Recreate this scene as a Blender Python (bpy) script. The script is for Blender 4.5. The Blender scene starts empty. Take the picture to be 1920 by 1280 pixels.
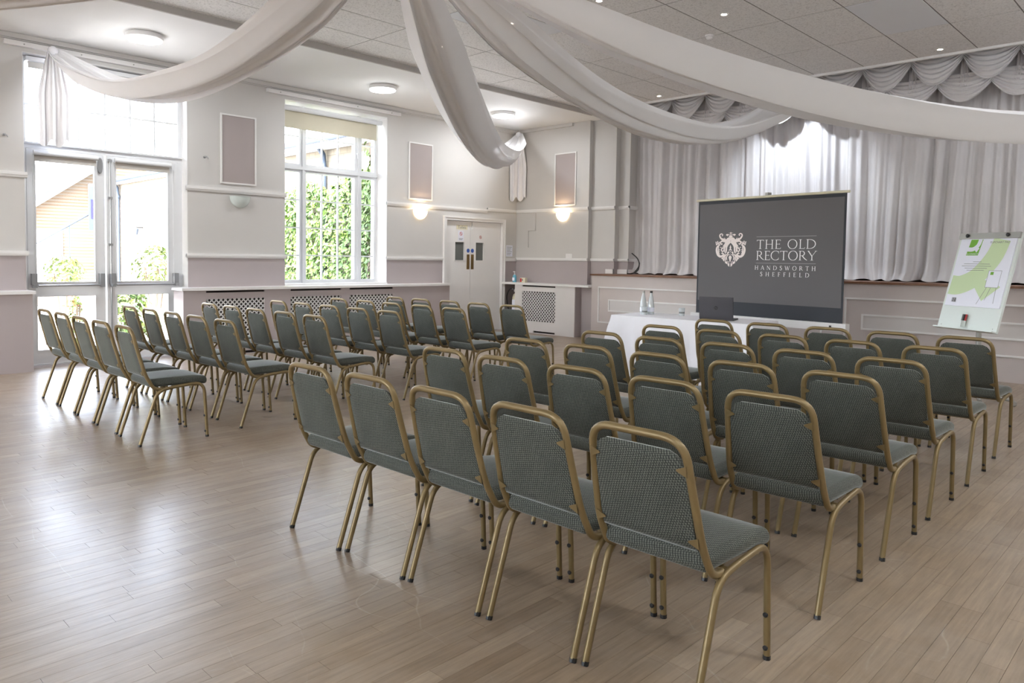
import bpy, bmesh, math, random
from mathutils import Vector, Matrix
random.seed(11)
S = bpy.context.scene
COL = S.collection
R_ = math.radians

# ------------------------------------------------------------------ camera
F_PX, PPX, PPY = 1397.28, 920.0, 557.175
YAW, PITCH, ROLL = R_(44.65), R_(2.923), R_(0.786)
cam_d = bpy.data.cameras.new('camera')
cam = bpy.data.objects.new('camera', cam_d)
COL.objects.link(cam)
fw = Vector((-math.sin(YAW) * math.cos(PITCH), math.cos(YAW) * math.cos(PITCH), -math.sin(PITCH)))
rt0 = Vector((math.cos(YAW), math.sin(YAW), 0))
up0 = rt0.cross(fw)
rt = math.cos(ROLL) * rt0 + math.sin(ROLL) * up0
up = -math.sin(ROLL) * rt0 + math.cos(ROLL) * up0
M = Matrix((rt, up, -fw)).transposed().to_4x4()
M.translation = Vector((0, 0, 1.38))
cam.matrix_world = M
cam_d.sensor_width = 36.0
cam_d.lens = F_PX / 1920.0 * 36.0
cam_d.shift_x = (960.0 - PPX) / 1920.0
cam_d.shift_y = -(640.0 - PPY) / 1920.0
cam_d.clip_start = 0.05
cam_d.clip_end = 300
S.camera = cam

# ------------------------------------------------------------------ world, sun, exposure
SKY_STRENGTH = 2.8
SUN_STRENGTH = 12.0
LAMP_W = 19.0          # each round ceiling lamp
SPOT_W = 7.0          # each recessed downlight
world = bpy.data.worlds.new('sky')
S.world = world
world.use_nodes = True
wn = world.node_tree
bg = wn.nodes['Background']
sky = wn.nodes.new('ShaderNodeTexSky')
sky.sky_type = 'NISHITA'
sky.sun_disc = False
sky.sun_elevation = R_(48)
sky.sun_rotation = R_(140)
sky.air_density = 1.0
sky.dust_density = 2.5
hsv = wn.nodes.new('ShaderNodeHueSaturation')      # hazy, almost white sky
hsv.inputs['Saturation'].default_value = 0.5
wn.links.new(sky.outputs[0], hsv.inputs['Color'])
wn.links.new(hsv.outputs[0], bg.inputs[0])
bg.inputs[1].default_value = SKY_STRENGTH
sun_d = bpy.data.lights.new('sun', 'SUN')
sun_d.energy = SUN_STRENGTH
sun_d.angle = R_(1.0)
sun_d.color = (1.0, 0.95, 0.86)
sun = bpy.data.objects.new('sun', sun_d)
COL.objects.link(sun)
sun.rotation_euler = Vector((0.42, -0.55, 0.75)).to_track_quat('Z', 'Y').to_euler()
S.view_settings.view_transform = 'Standard'
S.view_settings.look = 'None'
S.view_settings.exposure = 0.42
S.view_settings.gamma = 1.0
S.view_settings.use_curve_mapping = False
try:
    S.cycles.use_denoising = True
    S.cycles.max_bounces = 10
    S.cycles.diffuse_bounces = 6
    S.cycles.transparent_max_bounces = 16
    S.cycles.sample_clamp_indirect = 6.0
    S.cycles.caustics_reflective = False
    S.cycles.caustics_refractive = False
except Exception:
    pass


# ------------------------------------------------------------------ materials
def lin(r, g, b):
    f = lambda c: (c / 255 / 12.92) if c / 255 <= 0.04045 else ((c / 255 + 0.055) / 1.055) ** 2.4
    return (f(r), f(g), f(b), 1.0)


def new_mat(name):
    m = bpy.data.materials.new(name)
    m.use_nodes = True
    nt = m.node_tree
    return m, nt, nt.nodes['Principled BSDF']


def N(nt, typ, **kw):
    n = nt.nodes.new(typ)
    for k, v in kw.items():
        if k.startswith('i_'):
            key = k[2:]
            key = int(key) if key.isdigit() else key.replace('_', ' ')
            n.inputs[key].default_value = v
        else:
            setattr(n, k, v)
    return n


def ramp(nt, fac, stops):
    n = nt.nodes.new('ShaderNodeValToRGB')
    el = n.color_ramp.elements
    while len(el) > 1:
        el.remove(el[-1])
    el[0].position, el[0].color = stops[0]
    for p, c in stops[1:]:
        e = el.new(p)
        e.color = c
    nt.links.new(fac, n.inputs[0])
    return n.outputs[0]


def mixc(nt, fac, a, b, blend='MIX'):
    n = nt.nodes.new('ShaderNodeMix')
    n.data_type = 'RGBA'
    n.blend_type = blend
    for sock, v in ((n.inputs[0], fac), (n.inputs[6], a), (n.inputs[7], b)):
        if hasattr(v, 'is_output') or isinstance(v, bpy.types.NodeSocket):
            nt.links.new(v, sock)
        else:
            sock.default_value = v
    return n.outputs[2]


def paint(name, col, rough=0.6, var=0.06, scale=3.0, bump=0.02, metal=0.0, spec=0.5, sheen=0.0):
    """painted / plain surface with faint tonal variation and fine relief"""
    m, nt, b = new_mat(name)
    tc = N(nt, 'ShaderNodeTexCoord')
    nz = N(nt, 'ShaderNodeTexNoise', i_Scale=scale, i_Detail=4.0)
    nt.links.new(tc.outputs['Object'], nz.inputs['Vector'])
    dark = tuple(c * (1 - var) for c in col[:3]) + (1,)
    lite = tuple(min(1, c * (1 + var)) for c in col[:3]) + (1,)
    c = ramp(nt, nz.outputs[0], [(0.3, dark), (0.7, lite)])
    nt.links.new(c, b.inputs['Base Color'])
    b.inputs['Roughness'].default_value = rough
    b.inputs['Metallic'].default_value = metal
    b.inputs['Specular IOR Level'].default_value = spec
    if sheen:
        b.inputs['Sheen Weight'].default_value = sheen
        b.inputs['Sheen Roughness'].default_value = 0.4
    if bump:
        n2 = N(nt, 'ShaderNodeTexNoise', i_Scale=scale * 30, i_Detail=3.0)
        nt.links.new(tc.outputs['Object'], n2.inputs['Vector'])
        bp = N(nt, 'ShaderNodeBump', i_Strength=bump, i_Distance=0.01)
        nt.links.new(n2.outputs[0], bp.inputs['Height'])
        nt.links.new(bp.outputs[0], b.inputs['Normal'])
    return m


def emis(name, col, strength):
    m, nt, b = new_mat(name)
    b.inputs['Base Color'].default_value = col
    b.inputs['Emission Color'].default_value = col
    b.inputs['Emission Strength'].default_value = strength
    return m


def pane_mat(name, tint=(1, 1, 1, 1), refl=0.06):
    m = bpy.data.materials.new(name)
    m.use_nodes = True
    nt = m.node_tree
    nt.nodes.clear()
    out = nt.nodes.new('ShaderNodeOutputMaterial')
    tr = N(nt, 'ShaderNodeBsdfTransparent')
    tr.inputs[0].default_value = tint
    gl = N(nt, 'ShaderNodeBsdfGlossy')
    gl.inputs['Roughness'].default_value = 0.02
    fr = N(nt, 'ShaderNodeFresnel', i_IOR=1.25)
    mx = nt.nodes.new('ShaderNodeMixShader')
    nt.links.new(fr.outputs[0], mx.inputs[0])
    nt.links.new(tr.outputs[0], mx.inputs[1])
    nt.links.new(gl.outputs[0], mx.inputs[2])
    nt.links.new(mx.outputs[0], out.inputs[0])
    return m


def sheer_mat(name, col, transp=0.22, transl=0.5):
    """thin voile: part see-through, part translucent, part diffuse, with a fine weave of streaks"""
    m = bpy.data.materials.new(name)
    m.use_nodes = True
    nt = m.node_tree
    nt.nodes.clear()
    out = nt.nodes.new('ShaderNodeOutputMaterial')
    df = N(nt, 'ShaderNodeBsdfDiffuse')
    df.inputs[0].default_value = col
    tl = N(nt, 'ShaderNodeBsdfTranslucent')
    tl.inputs[0].default_value = col
    tr = N(nt, 'ShaderNodeBsdfTransparent')
    m1 = nt.nodes.new('ShaderNodeMixShader')
    m1.inputs[0].default_value = transl
    m2 = nt.nodes.new('ShaderNodeMixShader')
    tc = N(nt, 'ShaderNodeTexCoord')
    nz = N(nt, 'ShaderNodeTexNoise', i_Scale=6.0, i_Detail=3.0)
    nt.links.new(tc.outputs['Object'], nz.inputs['Vector'])
    mr = N(nt, 'ShaderNodeMapRange')
    mr.inputs['To Min'].default_value = transp * 0.6
    mr.inputs['To Max'].default_value = transp * 1.4
    nt.links.new(nz.outputs[0], mr.inputs['Value'])
    nt.links.new(mr.outputs[0], m2.inputs[0])
    nt.links.new(df.outputs[0], m1.inputs[1])
    nt.links.new(tl.outputs[0], m1.inputs[2])
    nt.links.new(m1.outputs[0], m2.inputs[1])
    nt.links.new(tr.outputs[0], m2.inputs[2])
    nt.links.new(m2.outputs[0], out.inputs[0])
    return m


def fabric_mat(name):
    """green-grey upholstery woven with small pale diagonal dots"""
    m, nt, b = new_mat(name)
    tc = N(nt, 'ShaderNodeTexCoord')
    mp = N(nt, 'ShaderNodeMapping')
    mp.inputs['Rotation'].default_value = (0.3, 0.2, R_(45))
    nt.links.new(tc.outputs['Object'], mp.inputs['Vector'])
    vor = N(nt, 'ShaderNodeTexVoronoi', i_Scale=150.0, i_Randomness=0.12)
    nt.links.new(mp.outputs[0], vor.inputs['Vector'])
    fac = ramp(nt, vor.outputs['Distance'], [(0.25, (1, 1, 1, 1)), (0.62, (0, 0, 0, 1))])
    nz = N(nt, 'ShaderNodeTexNoise', i_Scale=7.0, i_Detail=3.0)
    nt.links.new(tc.outputs['Object'], nz.inputs['Vector'])
    light = ramp(nt, nz.outputs[0], [(0.3, (0.122, 0.132, 0.112, 1)), (0.7, (0.17, 0.182, 0.155, 1))])
    c = mixc(nt, fac, (0.022, 0.026, 0.023, 1), light)
    nt.links.new(c, b.inputs['Base Color'])
    b.inputs['Roughness'].default_value = 0.85
    b.inputs['Sheen Weight'].default_value = 0.7
    b.inputs['Sheen Roughness'].default_value = 0.27
    b.inputs['Sheen Tint'].default_value = (0.93, 0.97, 0.95, 1)
    bp = N(nt, 'ShaderNodeBump', i_Strength=0.25, i_Distance=0.001)
    nt.links.new(fac, bp.inputs['Height'])
    nt.links.new(bp.outputs[0], b.inputs['Normal'])
    return m


def wood_floor_mat(name, use_attr):
    m, nt, b = new_mat(name)
    geo = N(nt, 'ShaderNodeNewGeometry')
    if use_attr:
        at = N(nt, 'ShaderNodeAttribute', attribute_name='tone')
        tone = at.outputs['Fac']
    else:
        oi = N(nt, 'ShaderNodeObjectInfo')
        sp = N(nt, 'ShaderNodeSeparateColor')
        nt.links.new(oi.outputs['Color'], sp.inputs[0])
        tone = sp.outputs[0]
    base = ramp(nt, tone, [(0.0, (0.250, 0.182, 0.124, 1)), (0.35, (0.318, 0.240, 0.168, 1)),
                           (0.7, (0.360, 0.278, 0.200, 1)), (1.0, (0.425, 0.335, 0.245, 1))])
    # grain stretched along the boards (world Y)
    mp = N(nt, 'ShaderNodeMapping')
    mp.inputs['Scale'].default_value = (60, 3.5, 1)
    nt.links.new(geo.outputs['Position'], mp.inputs['Vector'])
    g = N(nt, 'ShaderNodeTexNoise', i_Scale=1.0, i_Detail=5.0, i_Roughness=0.65)
    nt.links.new(mp.outputs[0], g.inputs['Vector'])
    gr = ramp(nt, g.outputs[0], [(0.3, (0.72, 0.72, 0.72, 1)), (0.7, (1.12, 1.1, 1.08, 1))])
    c1 = mixc(nt, 1.0, base, gr, 'MULTIPLY')
    # scuffed, dusty patches of worn varnish
    w = N(nt, 'ShaderNodeTexNoise', i_Scale=0.9, i_Detail=6.0, i_Roughness=0.7)
    nt.links.new(geo.outputs['Position'], w.inputs['Vector'])
    wf = ramp(nt, w.outputs[0], [(0.45, (0, 0, 0, 1)), (0.75, (0.5, 0.5, 0.5, 1))])
    c2 = mixc(nt, wf, c1, (0.42, 0.37, 0.32, 1))
    # pale hair-line scratches
    sm = N(nt, 'ShaderNodeMapping')
    sm.inputs['Rotation'].default_value = (0, 0, R_(28))
    sm.inputs['Scale'].default_value = (1.0, 2.6, 1)
    nt.links.new(geo.outputs['Position'], sm.inputs['Vector'])
    dn = N(nt, 'ShaderNodeTexNoise', i_Scale=1.7, i_Detail=2.0)
    nt.links.new(geo.outputs['Position'], dn.inputs['Vector'])
    dm = mixc(nt, 0.35, sm.outputs[0], dn.outputs['Color'])
    sv = N(nt, 'ShaderNodeTexVoronoi', i_Scale=1.9, feature='DISTANCE_TO_EDGE')
    nt.links.new(dm, sv.inputs['Vector'])
    sf = ramp(nt, sv.outputs['Distance'], [(0.0, (0.32, 0.32, 0.32, 1)), (0.006, (0, 0, 0, 1))])
    sg_ = mixc(nt, 1.0, sf, ramp(nt, w.outputs[0], [(0.48, (0, 0, 0, 1)), (0.6, (1, 1, 1, 1))]), 'MULTIPLY')
    c2 = mixc(nt, sg_, c2, (0.62, 0.59, 0.55, 1))
    nt.links.new(c2, b.inputs['Base Color'])
    rr = N(nt, 'ShaderNodeMapRange')
    rr.inputs['To Min'].default_value = 0.26
    rr.inputs['To Max'].default_value = 0.52
    w2 = N(nt, 'ShaderNodeTexNoise', i_Scale=2.3, i_Detail=7.0, i_Roughness=0.75)
    nt.links.new(geo.outputs['Position'], w2.inputs['Vector'])
    nt.links.new(w2.outputs[0], rr.inputs['Value'])
    nt.links.new(rr.outputs[0], b.inputs['Roughness'])
    b.inputs['Specular IOR Level'].default_value = 0.7
    b.inputs['Coat Weight'].default_value = 0.35
    b.inputs['Coat Roughness'].default_value = 0.24
    bp = N(nt, 'ShaderNodeBump', i_Strength=0.12, i_Distance=0.002)
    nt.links.new(g.outputs[0], bp.inputs['Height'])
    nt.links.new(bp.outputs[0], b.inputs['Normal'])
    return m


def tile_mat(name):
    m, nt, b = new_mat(name)
    tc = N(nt, 'ShaderNodeNewGeometry')
    n1 = N(nt, 'ShaderNodeTexNoise', i_Scale=55.0, i_Detail=4.0, i_Roughness=0.7)
    nt.links.new(tc.outputs['Position'], n1.inputs['Vector'])
    c = ramp(nt, n1.outputs[0], [(0.34, (0.60, 0.59, 0.58, 1)), (0.48, (0.82, 0.81, 0.80, 1)), (0.7, (0.88, 0.87, 0.86, 1))])
    nt.links.new(c, b.inputs['Base Color'])
    b.inputs['Roughness'].default_value = 0.95
    b.inputs['Specular IOR Level'].default_value = 0.1
    bp = N(nt, 'ShaderNodeBump', i_Strength=0.5, i_Distance=0.004)
    nt.links.new(n1.outputs[0], bp.inputs['Height'])
    nt.links.new(bp.outputs[0], b.inputs['Normal'])
    return m


def brick_mat(name, c1, c2, mortar, scale):
    m, nt, b = new_mat(name)
    tc = N(nt, 'ShaderNodeTexCoord')
    mp = N(nt, 'ShaderNodeMapping')
    mp.inputs['Rotation'].default_value = (R_(90), 0, 0)
    nt.links.new(tc.outputs['Object'], mp.inputs['Vector'])
    br = N(nt, 'ShaderNodeTexBrick')
    br.inputs['Color1'].default_value = c1
    br.inputs['Color2'].default_value = c2
    br.inputs['Mortar'].default_value = mortar
    br.inputs['Scale'].default_value = scale
    nt.links.new(mp.outputs[0], br.inputs['Vector'])
    nt.links.new(br.outputs[0], b.inputs['Base Color'])
    b.inputs['Roughness'].default_value = 0.9
    return m


def leaf_mat(name, a, bcol):
    m, nt, b = new_mat(name)
    oi = N(nt, 'ShaderNodeNewGeometry')
    nz = N(nt, 'ShaderNodeTexNoise', i_Scale=4.0, i_Detail=3.0)
    nt.links.new(oi.outputs['Position'], nz.inputs['Vector'])
    c = ramp(nt, nz.outputs[0], [(0.3, a), (0.7, bcol)])
    nt.links.new(c, b.inputs['Base Color'])
    b.inputs['Roughness'].default_value = 0.5
    return m


MT = {}
MT['wall'] = paint('wall_paint_warm_white', lin(203, 201, 199), 0.65, 0.02, 1.5)
MT['mauve'] = paint('wall_paint_mauve', lin(172, 163, 164), 0.6, 0.02, 1.5)
MT['panel'] = paint('panel_paint_taupe', lin(168, 158, 157), 0.6, 0.02, 2)
MT['white'] = paint('white_gloss_paint', lin(232, 231, 231), 0.35, 0.015, 3, 0.01)
MT['upvc'] = paint('white_door_frame', lin(226, 228, 231), 0.3, 0.015, 3, 0.0)
MT['ceil'] = paint('ceiling_white', lin(236, 236, 236), 0.8, 0.01, 2)
MT['tile'] = tile_mat('mineral_ceiling_tile')
MT['tgrid'] = paint('ceiling_grid', lin(118, 113, 108), 0.6, 0.02)
MT['strip'] = paint('soffit_strip_grey', lin(178, 174, 170), 0.6, 0.02)
MT['wood'] = wood_floor_mat('floor_board_wood', False)
MT['wood_a'] = wood_floor_mat('floor_board_wood_far', True)
MT['joint'] = paint('floor_joint_dark', lin(70, 55, 45), 0.9, 0.05)
MT['stagewood'] = paint('stage_edge_wood', lin(120, 84, 62), 0.45, 0.15, 8)
MT['stagepaint'] = paint('stage_front_mauve', lin(200, 191, 189), 0.6, 0.02)
MT['stagelight'] = paint('stage_panel_pale', lin(214, 210, 209), 0.6, 0.02)
MT['dark'] = paint('dark_recess', lin(48, 42, 40), 0.9, 0.1)
MT['black'] = paint('black_plastic', lin(24, 24, 26), 0.45, 0.05)
MT['gold'] = paint('gold_bronze_tube', lin(128, 110, 75), 0.38, 0.08, 14, 0.01, 0.35)
MT['fabric'] = fabric_mat('green_dotted_upholstery')
MT['chrome'] = paint('satin_steel', lin(176, 178, 182), 0.3, 0.03, 5, 0, 0.85)
MT['brass'] = paint('aged_brass', lin(122, 100, 62), 0.4, 0.08, 20, 0, 0.8)
MT['pane'] = pane_mat('window_glass')
MT['greyglass'] = paint('wired_vision_glass', lin(104, 108, 106), 0.15, 0.05, 4, 0)
MT['voile'] = sheer_mat('white_voile', (0.93, 0.93, 0.95, 1), 0.035, 0.035)
MT['voile_dense'] = paint('gathered_white_voile', lin(240, 240, 244), 0.8, 0.02, 6, 0)
MT['curtain'] = paint('silver_satin_curtain', lin(212, 210, 213), 0.5, 0.04, 3, 0.02, 0, 0.5, 0.5)
MT['swag'] = paint('silver_satin_swag', lin(224, 222, 224), 0.45, 0.03, 3, 0.02, 0, 0.5, 0.5)
MT['blind'] = paint('cream_blind_cloth', lin(206, 200, 180), 0.8, 0.02, 4)
MT['blindgrey'] = paint('grey_blind_cloth', lin(190, 186, 180), 0.8, 0.02, 4)
MT['cloth'] = paint('white_linen', lin(238, 238, 244), 0.7, 0.02, 4)
MT['screen'] = paint('screen_slide_grey', lin(98, 96, 98), 0.7, 0.01, 2, 0)
MT['screenborder'] = paint('screen_black_border', lin(38, 42, 50), 0.6, 0.02)
MT['letter'] = paint('letter_white', lin(250, 250, 250), 0.7, 0.01, 2, 0)
MT['logo'] = paint('logo_ivory', lin(246, 236, 232), 0.7, 0.01, 2, 0)
MT['logorule'] = paint('logo_rule_grey', lin(176, 174, 174), 0.7, 0.01, 2, 0)
MT['laptop'] = paint('laptop_charcoal', lin(70, 69, 74), 0.4, 0.03, 10, 0, 0.4)
MT['paper'] = paint('flipchart_paper', lin(236, 238, 250), 0.7, 0.01, 2, 0)
MT['green'] = paint('print_green', lin(120, 178, 66), 0.7, 0.02, 2, 0)
MT['palegreen'] = paint('print_pale_green', lin(205, 224, 182), 0.7, 0.02, 2, 0)
MT['ink'] = paint('print_grey', lin(120, 124, 124), 0.7, 0.02, 2, 0)
MT['board'] = paint('easel_board_white', lin(216, 224, 220), 0.35, 0.01, 2, 0)
MT['alu'] = paint('grey_aluminium', lin(168, 168, 164), 0.4, 0.03, 5, 0, 0.5)
MT['red'] = paint('red_plastic', lin(190, 40, 44), 0.4, 0.05)
MT['blue'] = paint('sign_blue', lin(50, 88, 170), 0.5, 0.02, 2, 0)
MT['cream'] = paint('cream_plastic', lin(226, 220, 196), 0.4, 0.02)
MT['bottleblue'] = paint('blue_gel', lin(110, 180, 205), 0.2, 0.03)
MT['glassware'] = paint('clear_glassware', lin(200, 206, 208), 0.08, 0.05, 20, 0, 0, 0.8)
MT['lampoff'] = paint('frosted_glass_shade', lin(205, 214, 212), 0.15, 0.02, 6, 0)
MT['lampon'] = emis('lit_glass_shade', (1.0, 0.80, 0.50, 1), 3.2)
MT['ledface'] = emis('led_diffuser', (1.0, 0.97, 0.93, 1), 9.0)
MT['spotface'] = emis('downlight_lens', (1.0, 0.88, 0.70, 1), 30.0)
MT['plasterwhite'] = paint('smooth_white_tile', lin(226, 228, 232), 0.6, 0.01)
MT['stone'] = brick_mat('pale_stonework', lin(140, 133, 120), lin(122, 114, 100), lin(112, 105, 94), 2.2)
MT['brick'] = brick_mat('buff_brickwork', lin(112, 94, 73), lin(97, 79, 60), lin(112, 104, 94), 5.0)
MT['roof'] = paint('pale_roof_tile', lin(128, 125, 124), 0.8, 0.1, 6)
MT['gutter'] = paint('blue_grey_iron', lin(58, 70, 86), 0.5, 0.06, 5)
MT['paving'] = paint('pale_paving', lin(206, 202, 196), 0.9, 0.08, 2)
MT['leaf1'] = leaf_mat('ivy_leaf', (0.03, 0.085, 0.012, 1), (0.13, 0.21, 0.035, 1))
MT['leaf2'] = leaf_mat('shrub_leaf', (0.035, 0.085, 0.02, 1), (0.17, 0.20, 0.04, 1))
MT['leaf3'] = leaf_mat('tree_leaf', (0.05, 0.12, 0.03, 1), (0.12, 0.2, 0.05, 1))
MT['bark'] = paint('bark', lin(92, 80, 66), 0.9, 0.2, 8, 0.2)
MT['cone'] = paint('cone_orange', lin(176, 48, 24), 0.5, 0.03)
MT['darkstone'] = paint('dark_walling_stone', lin(86, 83, 80), 0.9, 0.25, 9)
MT['signblue'] = paint('blue_sign', lin(40, 40, 190), 0.4, 0.02)
MT['cable'] = MT['black']


# ------------------------------------------------------------------ mesh helpers
class MB:
    """collects faces of one mesh"""

    def __init__(s):
        s.v, s.f, s.mi, s.mats = [], [], [], []

    def slot(s, mat):
        if mat not in s.mats:
            s.mats.append(mat)
        return s.mats.index(mat)

    def add(s, verts, faces, mat=None):
        o = len(s.v)
        s.v += [tuple(p) for p in verts]
        k = s.slot(mat) if mat else 0
        for f in faces:
            s.f.append(tuple(i + o for i in f))
            s.mi.append(k)
        return s

    def box(s, x0, x1, y0, y1, z0, z1, mat=None):
        x0, x1 = sorted((x0, x1)); y0, y1 = sorted((y0, y1)); z0, z1 = sorted((z0, z1))
        v = [(x0, y0, z0), (x1, y0, z0), (x1, y1, z0), (x0, y1, z0), (x0, y0, z1), (x1, y0, z1), (x1, y1, z1), (x0, y1, z1)]
        f = [(0, 3, 2, 1), (4, 5, 6, 7), (0, 1, 5, 4), (1, 2, 6, 5), (2, 3, 7, 6), (3, 0, 4, 7)]
        return s.add(v, f, mat)

    def obox(s, c, ax, ay, az, hx, hy, hz, mat=None):
        """oriented box: centre, three axes, half sizes"""
        c, ax, ay, az = Vector(c), Vector(ax), Vector(ay), Vector(az)
        v = []
        for k in (-1, 1):
            for i, j in ((-1, -1), (1, -1), (1, 1), (-1, 1)):
                v.append(c + ax * hx * i + ay * hy * j + az * hz * k)
        f = [(0, 3, 2, 1), (4, 5, 6, 7), (0, 1, 5, 4), (1, 2, 6, 5), (2, 3, 7, 6), (3, 0, 4, 7)]
        return s.add(v, f, mat)

    def tube(s, pts, r, n=8, mat=None, cap=True, square=False, up=(0, 0, 1), radii=None):
        pts = [Vector(p) for p in pts]
        m = len(pts)
        rings = []
        prev_n = None
        for i, p in enumerate(pts):
            t = (pts[min(i + 1, m - 1)] - pts[max(i - 1, 0)]).normalized()
            if prev_n is None:
                u = Vector(up)
                if abs(t.dot(u)) > 0.95:
                    u = Vector((1, 0, 0))
                nn = (u - t * u.dot(t)).normalized()
            else:
                nn = (prev_n - t * prev_n.dot(t)).normalized()
            prev_n = nn
            b = t.cross(nn)
            rr = radii[i] if radii else r
            ring = []
            for k in range(n):
                a = 2 * math.pi * (k + 0.5) / n
                cx, cy = math.cos(a), math.sin(a)
                if square:
                    q = (abs(cx) ** 5 + abs(cy) ** 5) ** (-1 / 5.0)
                    cx, cy = cx * q, cy * q
                ring.append(p + nn * cx * rr + b * cy * rr)
            rings.append(ring)
        v = [q for rg in rings for q in rg]
        f = []
        for i in range(m - 1):
            for k in range(n):
                f.append((i * n + k, i * n + (k + 1) % n, (i + 1) * n + (k + 1) % n, (i + 1) * n + k))
        if cap:
            f.append(tuple(range(n - 1, -1, -1)))
            f.append(tuple(range((m - 1) * n, m * n)))
        return s.add(v, f, mat)

    def lathe(s, prof, c=(0, 0, 0), n=20, mat=None, axis='z'):
        """profile of (radius, height) pairs turned about a vertical axis through c"""
        v, f = [], []
        for r, h in prof:
            for k in range(n):
                a = 2 * math.pi * k / n
                if axis == 'z':
                    v.append((c[0] + r * math.cos(a), c[1] + r * math.sin(a), c[2] + h))
                elif axis == 'x':
                    v.append((c[0] + h, c[1] + r * math.cos(a), c[2] + r * math.sin(a)))
                else:
                    v.append((c[0] + r * math.cos(a), c[1] + h, c[2] + r * math.sin(a)))
        m = len(prof)
        for i in range(m - 1):
            for k in range(n):
                f.append((i * n + k, i * n + (k + 1) % n, (i + 1) * n + (k + 1) % n, (i + 1) * n + k))
        f.append(tuple(range(n - 1, -1, -1)))
        f.append(tuple(range((m - 1) * n, m * n)))
        return s.add(v, f, mat)

    def prism(s, poly, origin, ux, uy, depth, mat=None):
        """flat polygon (list of 2-D points) on plane origin/ux/uy, extruded by vector depth"""
        o, ux, uy, d = Vector(origin), Vector(ux), Vector(uy), Vector(depth)
        n = len(poly)
        v = [o + ux * p[0] + uy * p[1] for p in poly] + [o + ux * p[0] + uy * p[1] + d for p in poly]
        f = [tuple(range(n - 1, -1, -1)), tuple(range(n, 2 * n))]
        for i in range(n):
            j = (i + 1) % n
            f.append((i, j, n + j, n + i))
        return s.add(v, f, mat)

    def grid(s, fn, nu, nv, mat=None):
        v = [fn(i / nu, j / nv) for j in range(nv + 1) for i in range(nu + 1)]
        f = []
        for j in range(nv):
            for i in range(nu):
                a = j * (nu + 1) + i
                f.append((a, a + 1, a + nu + 2, a + nu + 1))
        return s.add(v, f, mat)

    def rbox(s, c, hx, hy, hz, r, n=4, mat=None, warp=None):
        """soft rounded box"""
        tmp = {}
        verts, faces = [], []
        def steps(h):
            e = [h - r * (1 - f) for f in (1.0, 0.67, 0.41, 0.2, 0.0)]
            mid = [(h - r) * t for t in (0.6, 0.2)]
            pos = [q / h for q in e + mid]
            return sorted(set([round(-q, 6) for q in pos] + [round(q, 6) for q in pos]))
        LS = [steps(hx), steps(hy), steps(hz)]

        def vert(p):
            key = tuple(round(q, 5) for q in p)
            if key in tmp:
                return tmp[key]
            q = []
            h = (hx, hy, hz)
            inner = [max(0.0, h[i] - r) for i in range(3)]
            base = [p[i] * h[i] for i in range(3)]
            cl = [max(-inner[i], min(inner[i], base[i])) for i in range(3)]
            d = Vector([base[i] - cl[i] for i in range(3)])
            if d.length > 1e-9:
                m = max(abs(d[0]), abs(d[1]), abs(d[2]))
                d = d.normalized() * (m if m < r else r)
            w = [cl[i] + d[i] for i in range(3)]
            if warp:
                w = warp(w)
            verts.append((c[0] + w[0], c[1] + w[1], c[2] + w[2]))
            tmp[key] = len(verts) - 1
            return tmp[key]

        for ax in range(3):
            LA, LB = LS[(ax + 1) % 3], LS[(ax + 2) % 3]
            for sg in (-1, 1):
                for i in range(len(LA) - 1):
                    for j in range(len(LB) - 1):
                        quad = []
                        for a, b2 in ((i, j), (i + 1, j), (i + 1, j + 1), (i, j + 1)):
                            p = [0, 0, 0]
                            p[ax] = sg
                            p[(ax + 1) % 3] = LA[a]
                            p[(ax + 2) % 3] = LB[b2]
                            quad.append(vert(p))
                        if sg < 0:
                            quad.reverse()
                        faces.append(tuple(quad))
        return s.add(verts, faces, mat)

    def holes(s, axis, pos0, pos1, a0, a1, b0, b1, holes, mat=None):
        """slab with rectangular openings. axis x: a = y, b = z; axis y: a = x, b = z"""
        A = sorted({a0, a1} | {h for q in holes for h in q[:2] if a0 < h < a1})
        B = sorted({b0, b1} | {h for q in holes for h in q[2:] if b0 < h < b1})
        for i in range(len(A) - 1):
            for j in range(len(B) - 1):
                ca, cb = (A[i] + A[i + 1]) / 2, (B[j] + B[j + 1]) / 2
                if any(q[0] < ca < q[1] and q[2] < cb < q[3] for q in holes):
                    continue
                if axis == 'x':
                    s.box(pos0, pos1, A[i], A[i + 1], B[j], B[j + 1], mat)
                else:
                    s.box(A[i], A[i + 1], pos0, pos1, B[j], B[j + 1], mat)
        return s

    def frame(s, axis, pos0, pos1, a0, a1, b0, b1, w, mat=None):
        return s.holes(axis, pos0, pos1, a0, a1, b0, b1, [(a0 + w, a1 - w, b0 + w, b1 - w)], mat)

    def mesh(s, name, mat=None, smooth=False):
        me = bpy.data.meshes.new(name)
        me.from_pydata(s.v, [], s.f)
        if s.mats:
            for m in s.mats:
                me.materials.append(m)
            me.polygons.foreach_set('material_index', s.mi)
        elif mat:
            me.materials.append(mat)
        if smooth:
            me.polygons.foreach_set('use_smooth', [True] * len(me.polygons))
            try:
                me.set_sharp_from_angle(angle=R_(smooth if smooth is not True else 50))
            except Exception:
                pass
        me.update()
        return me

    def build(s, name, mat=None, parent=None, smooth=False):
        return link(name, s.mesh(name, mat, smooth), parent)


def link(name, data, parent=None):
    o = bpy.data.objects.new(name, data)
    COL.objects.link(o)
    if parent is not None:
        o.parent = parent
    return o


def tag(o, label=None, cat=None, group=None, kind=None):
    if label: o['label'] = label
    if cat: o['category'] = cat
    if group: o['group'] = group
    if kind: o['kind'] = kind
    return o


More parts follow.
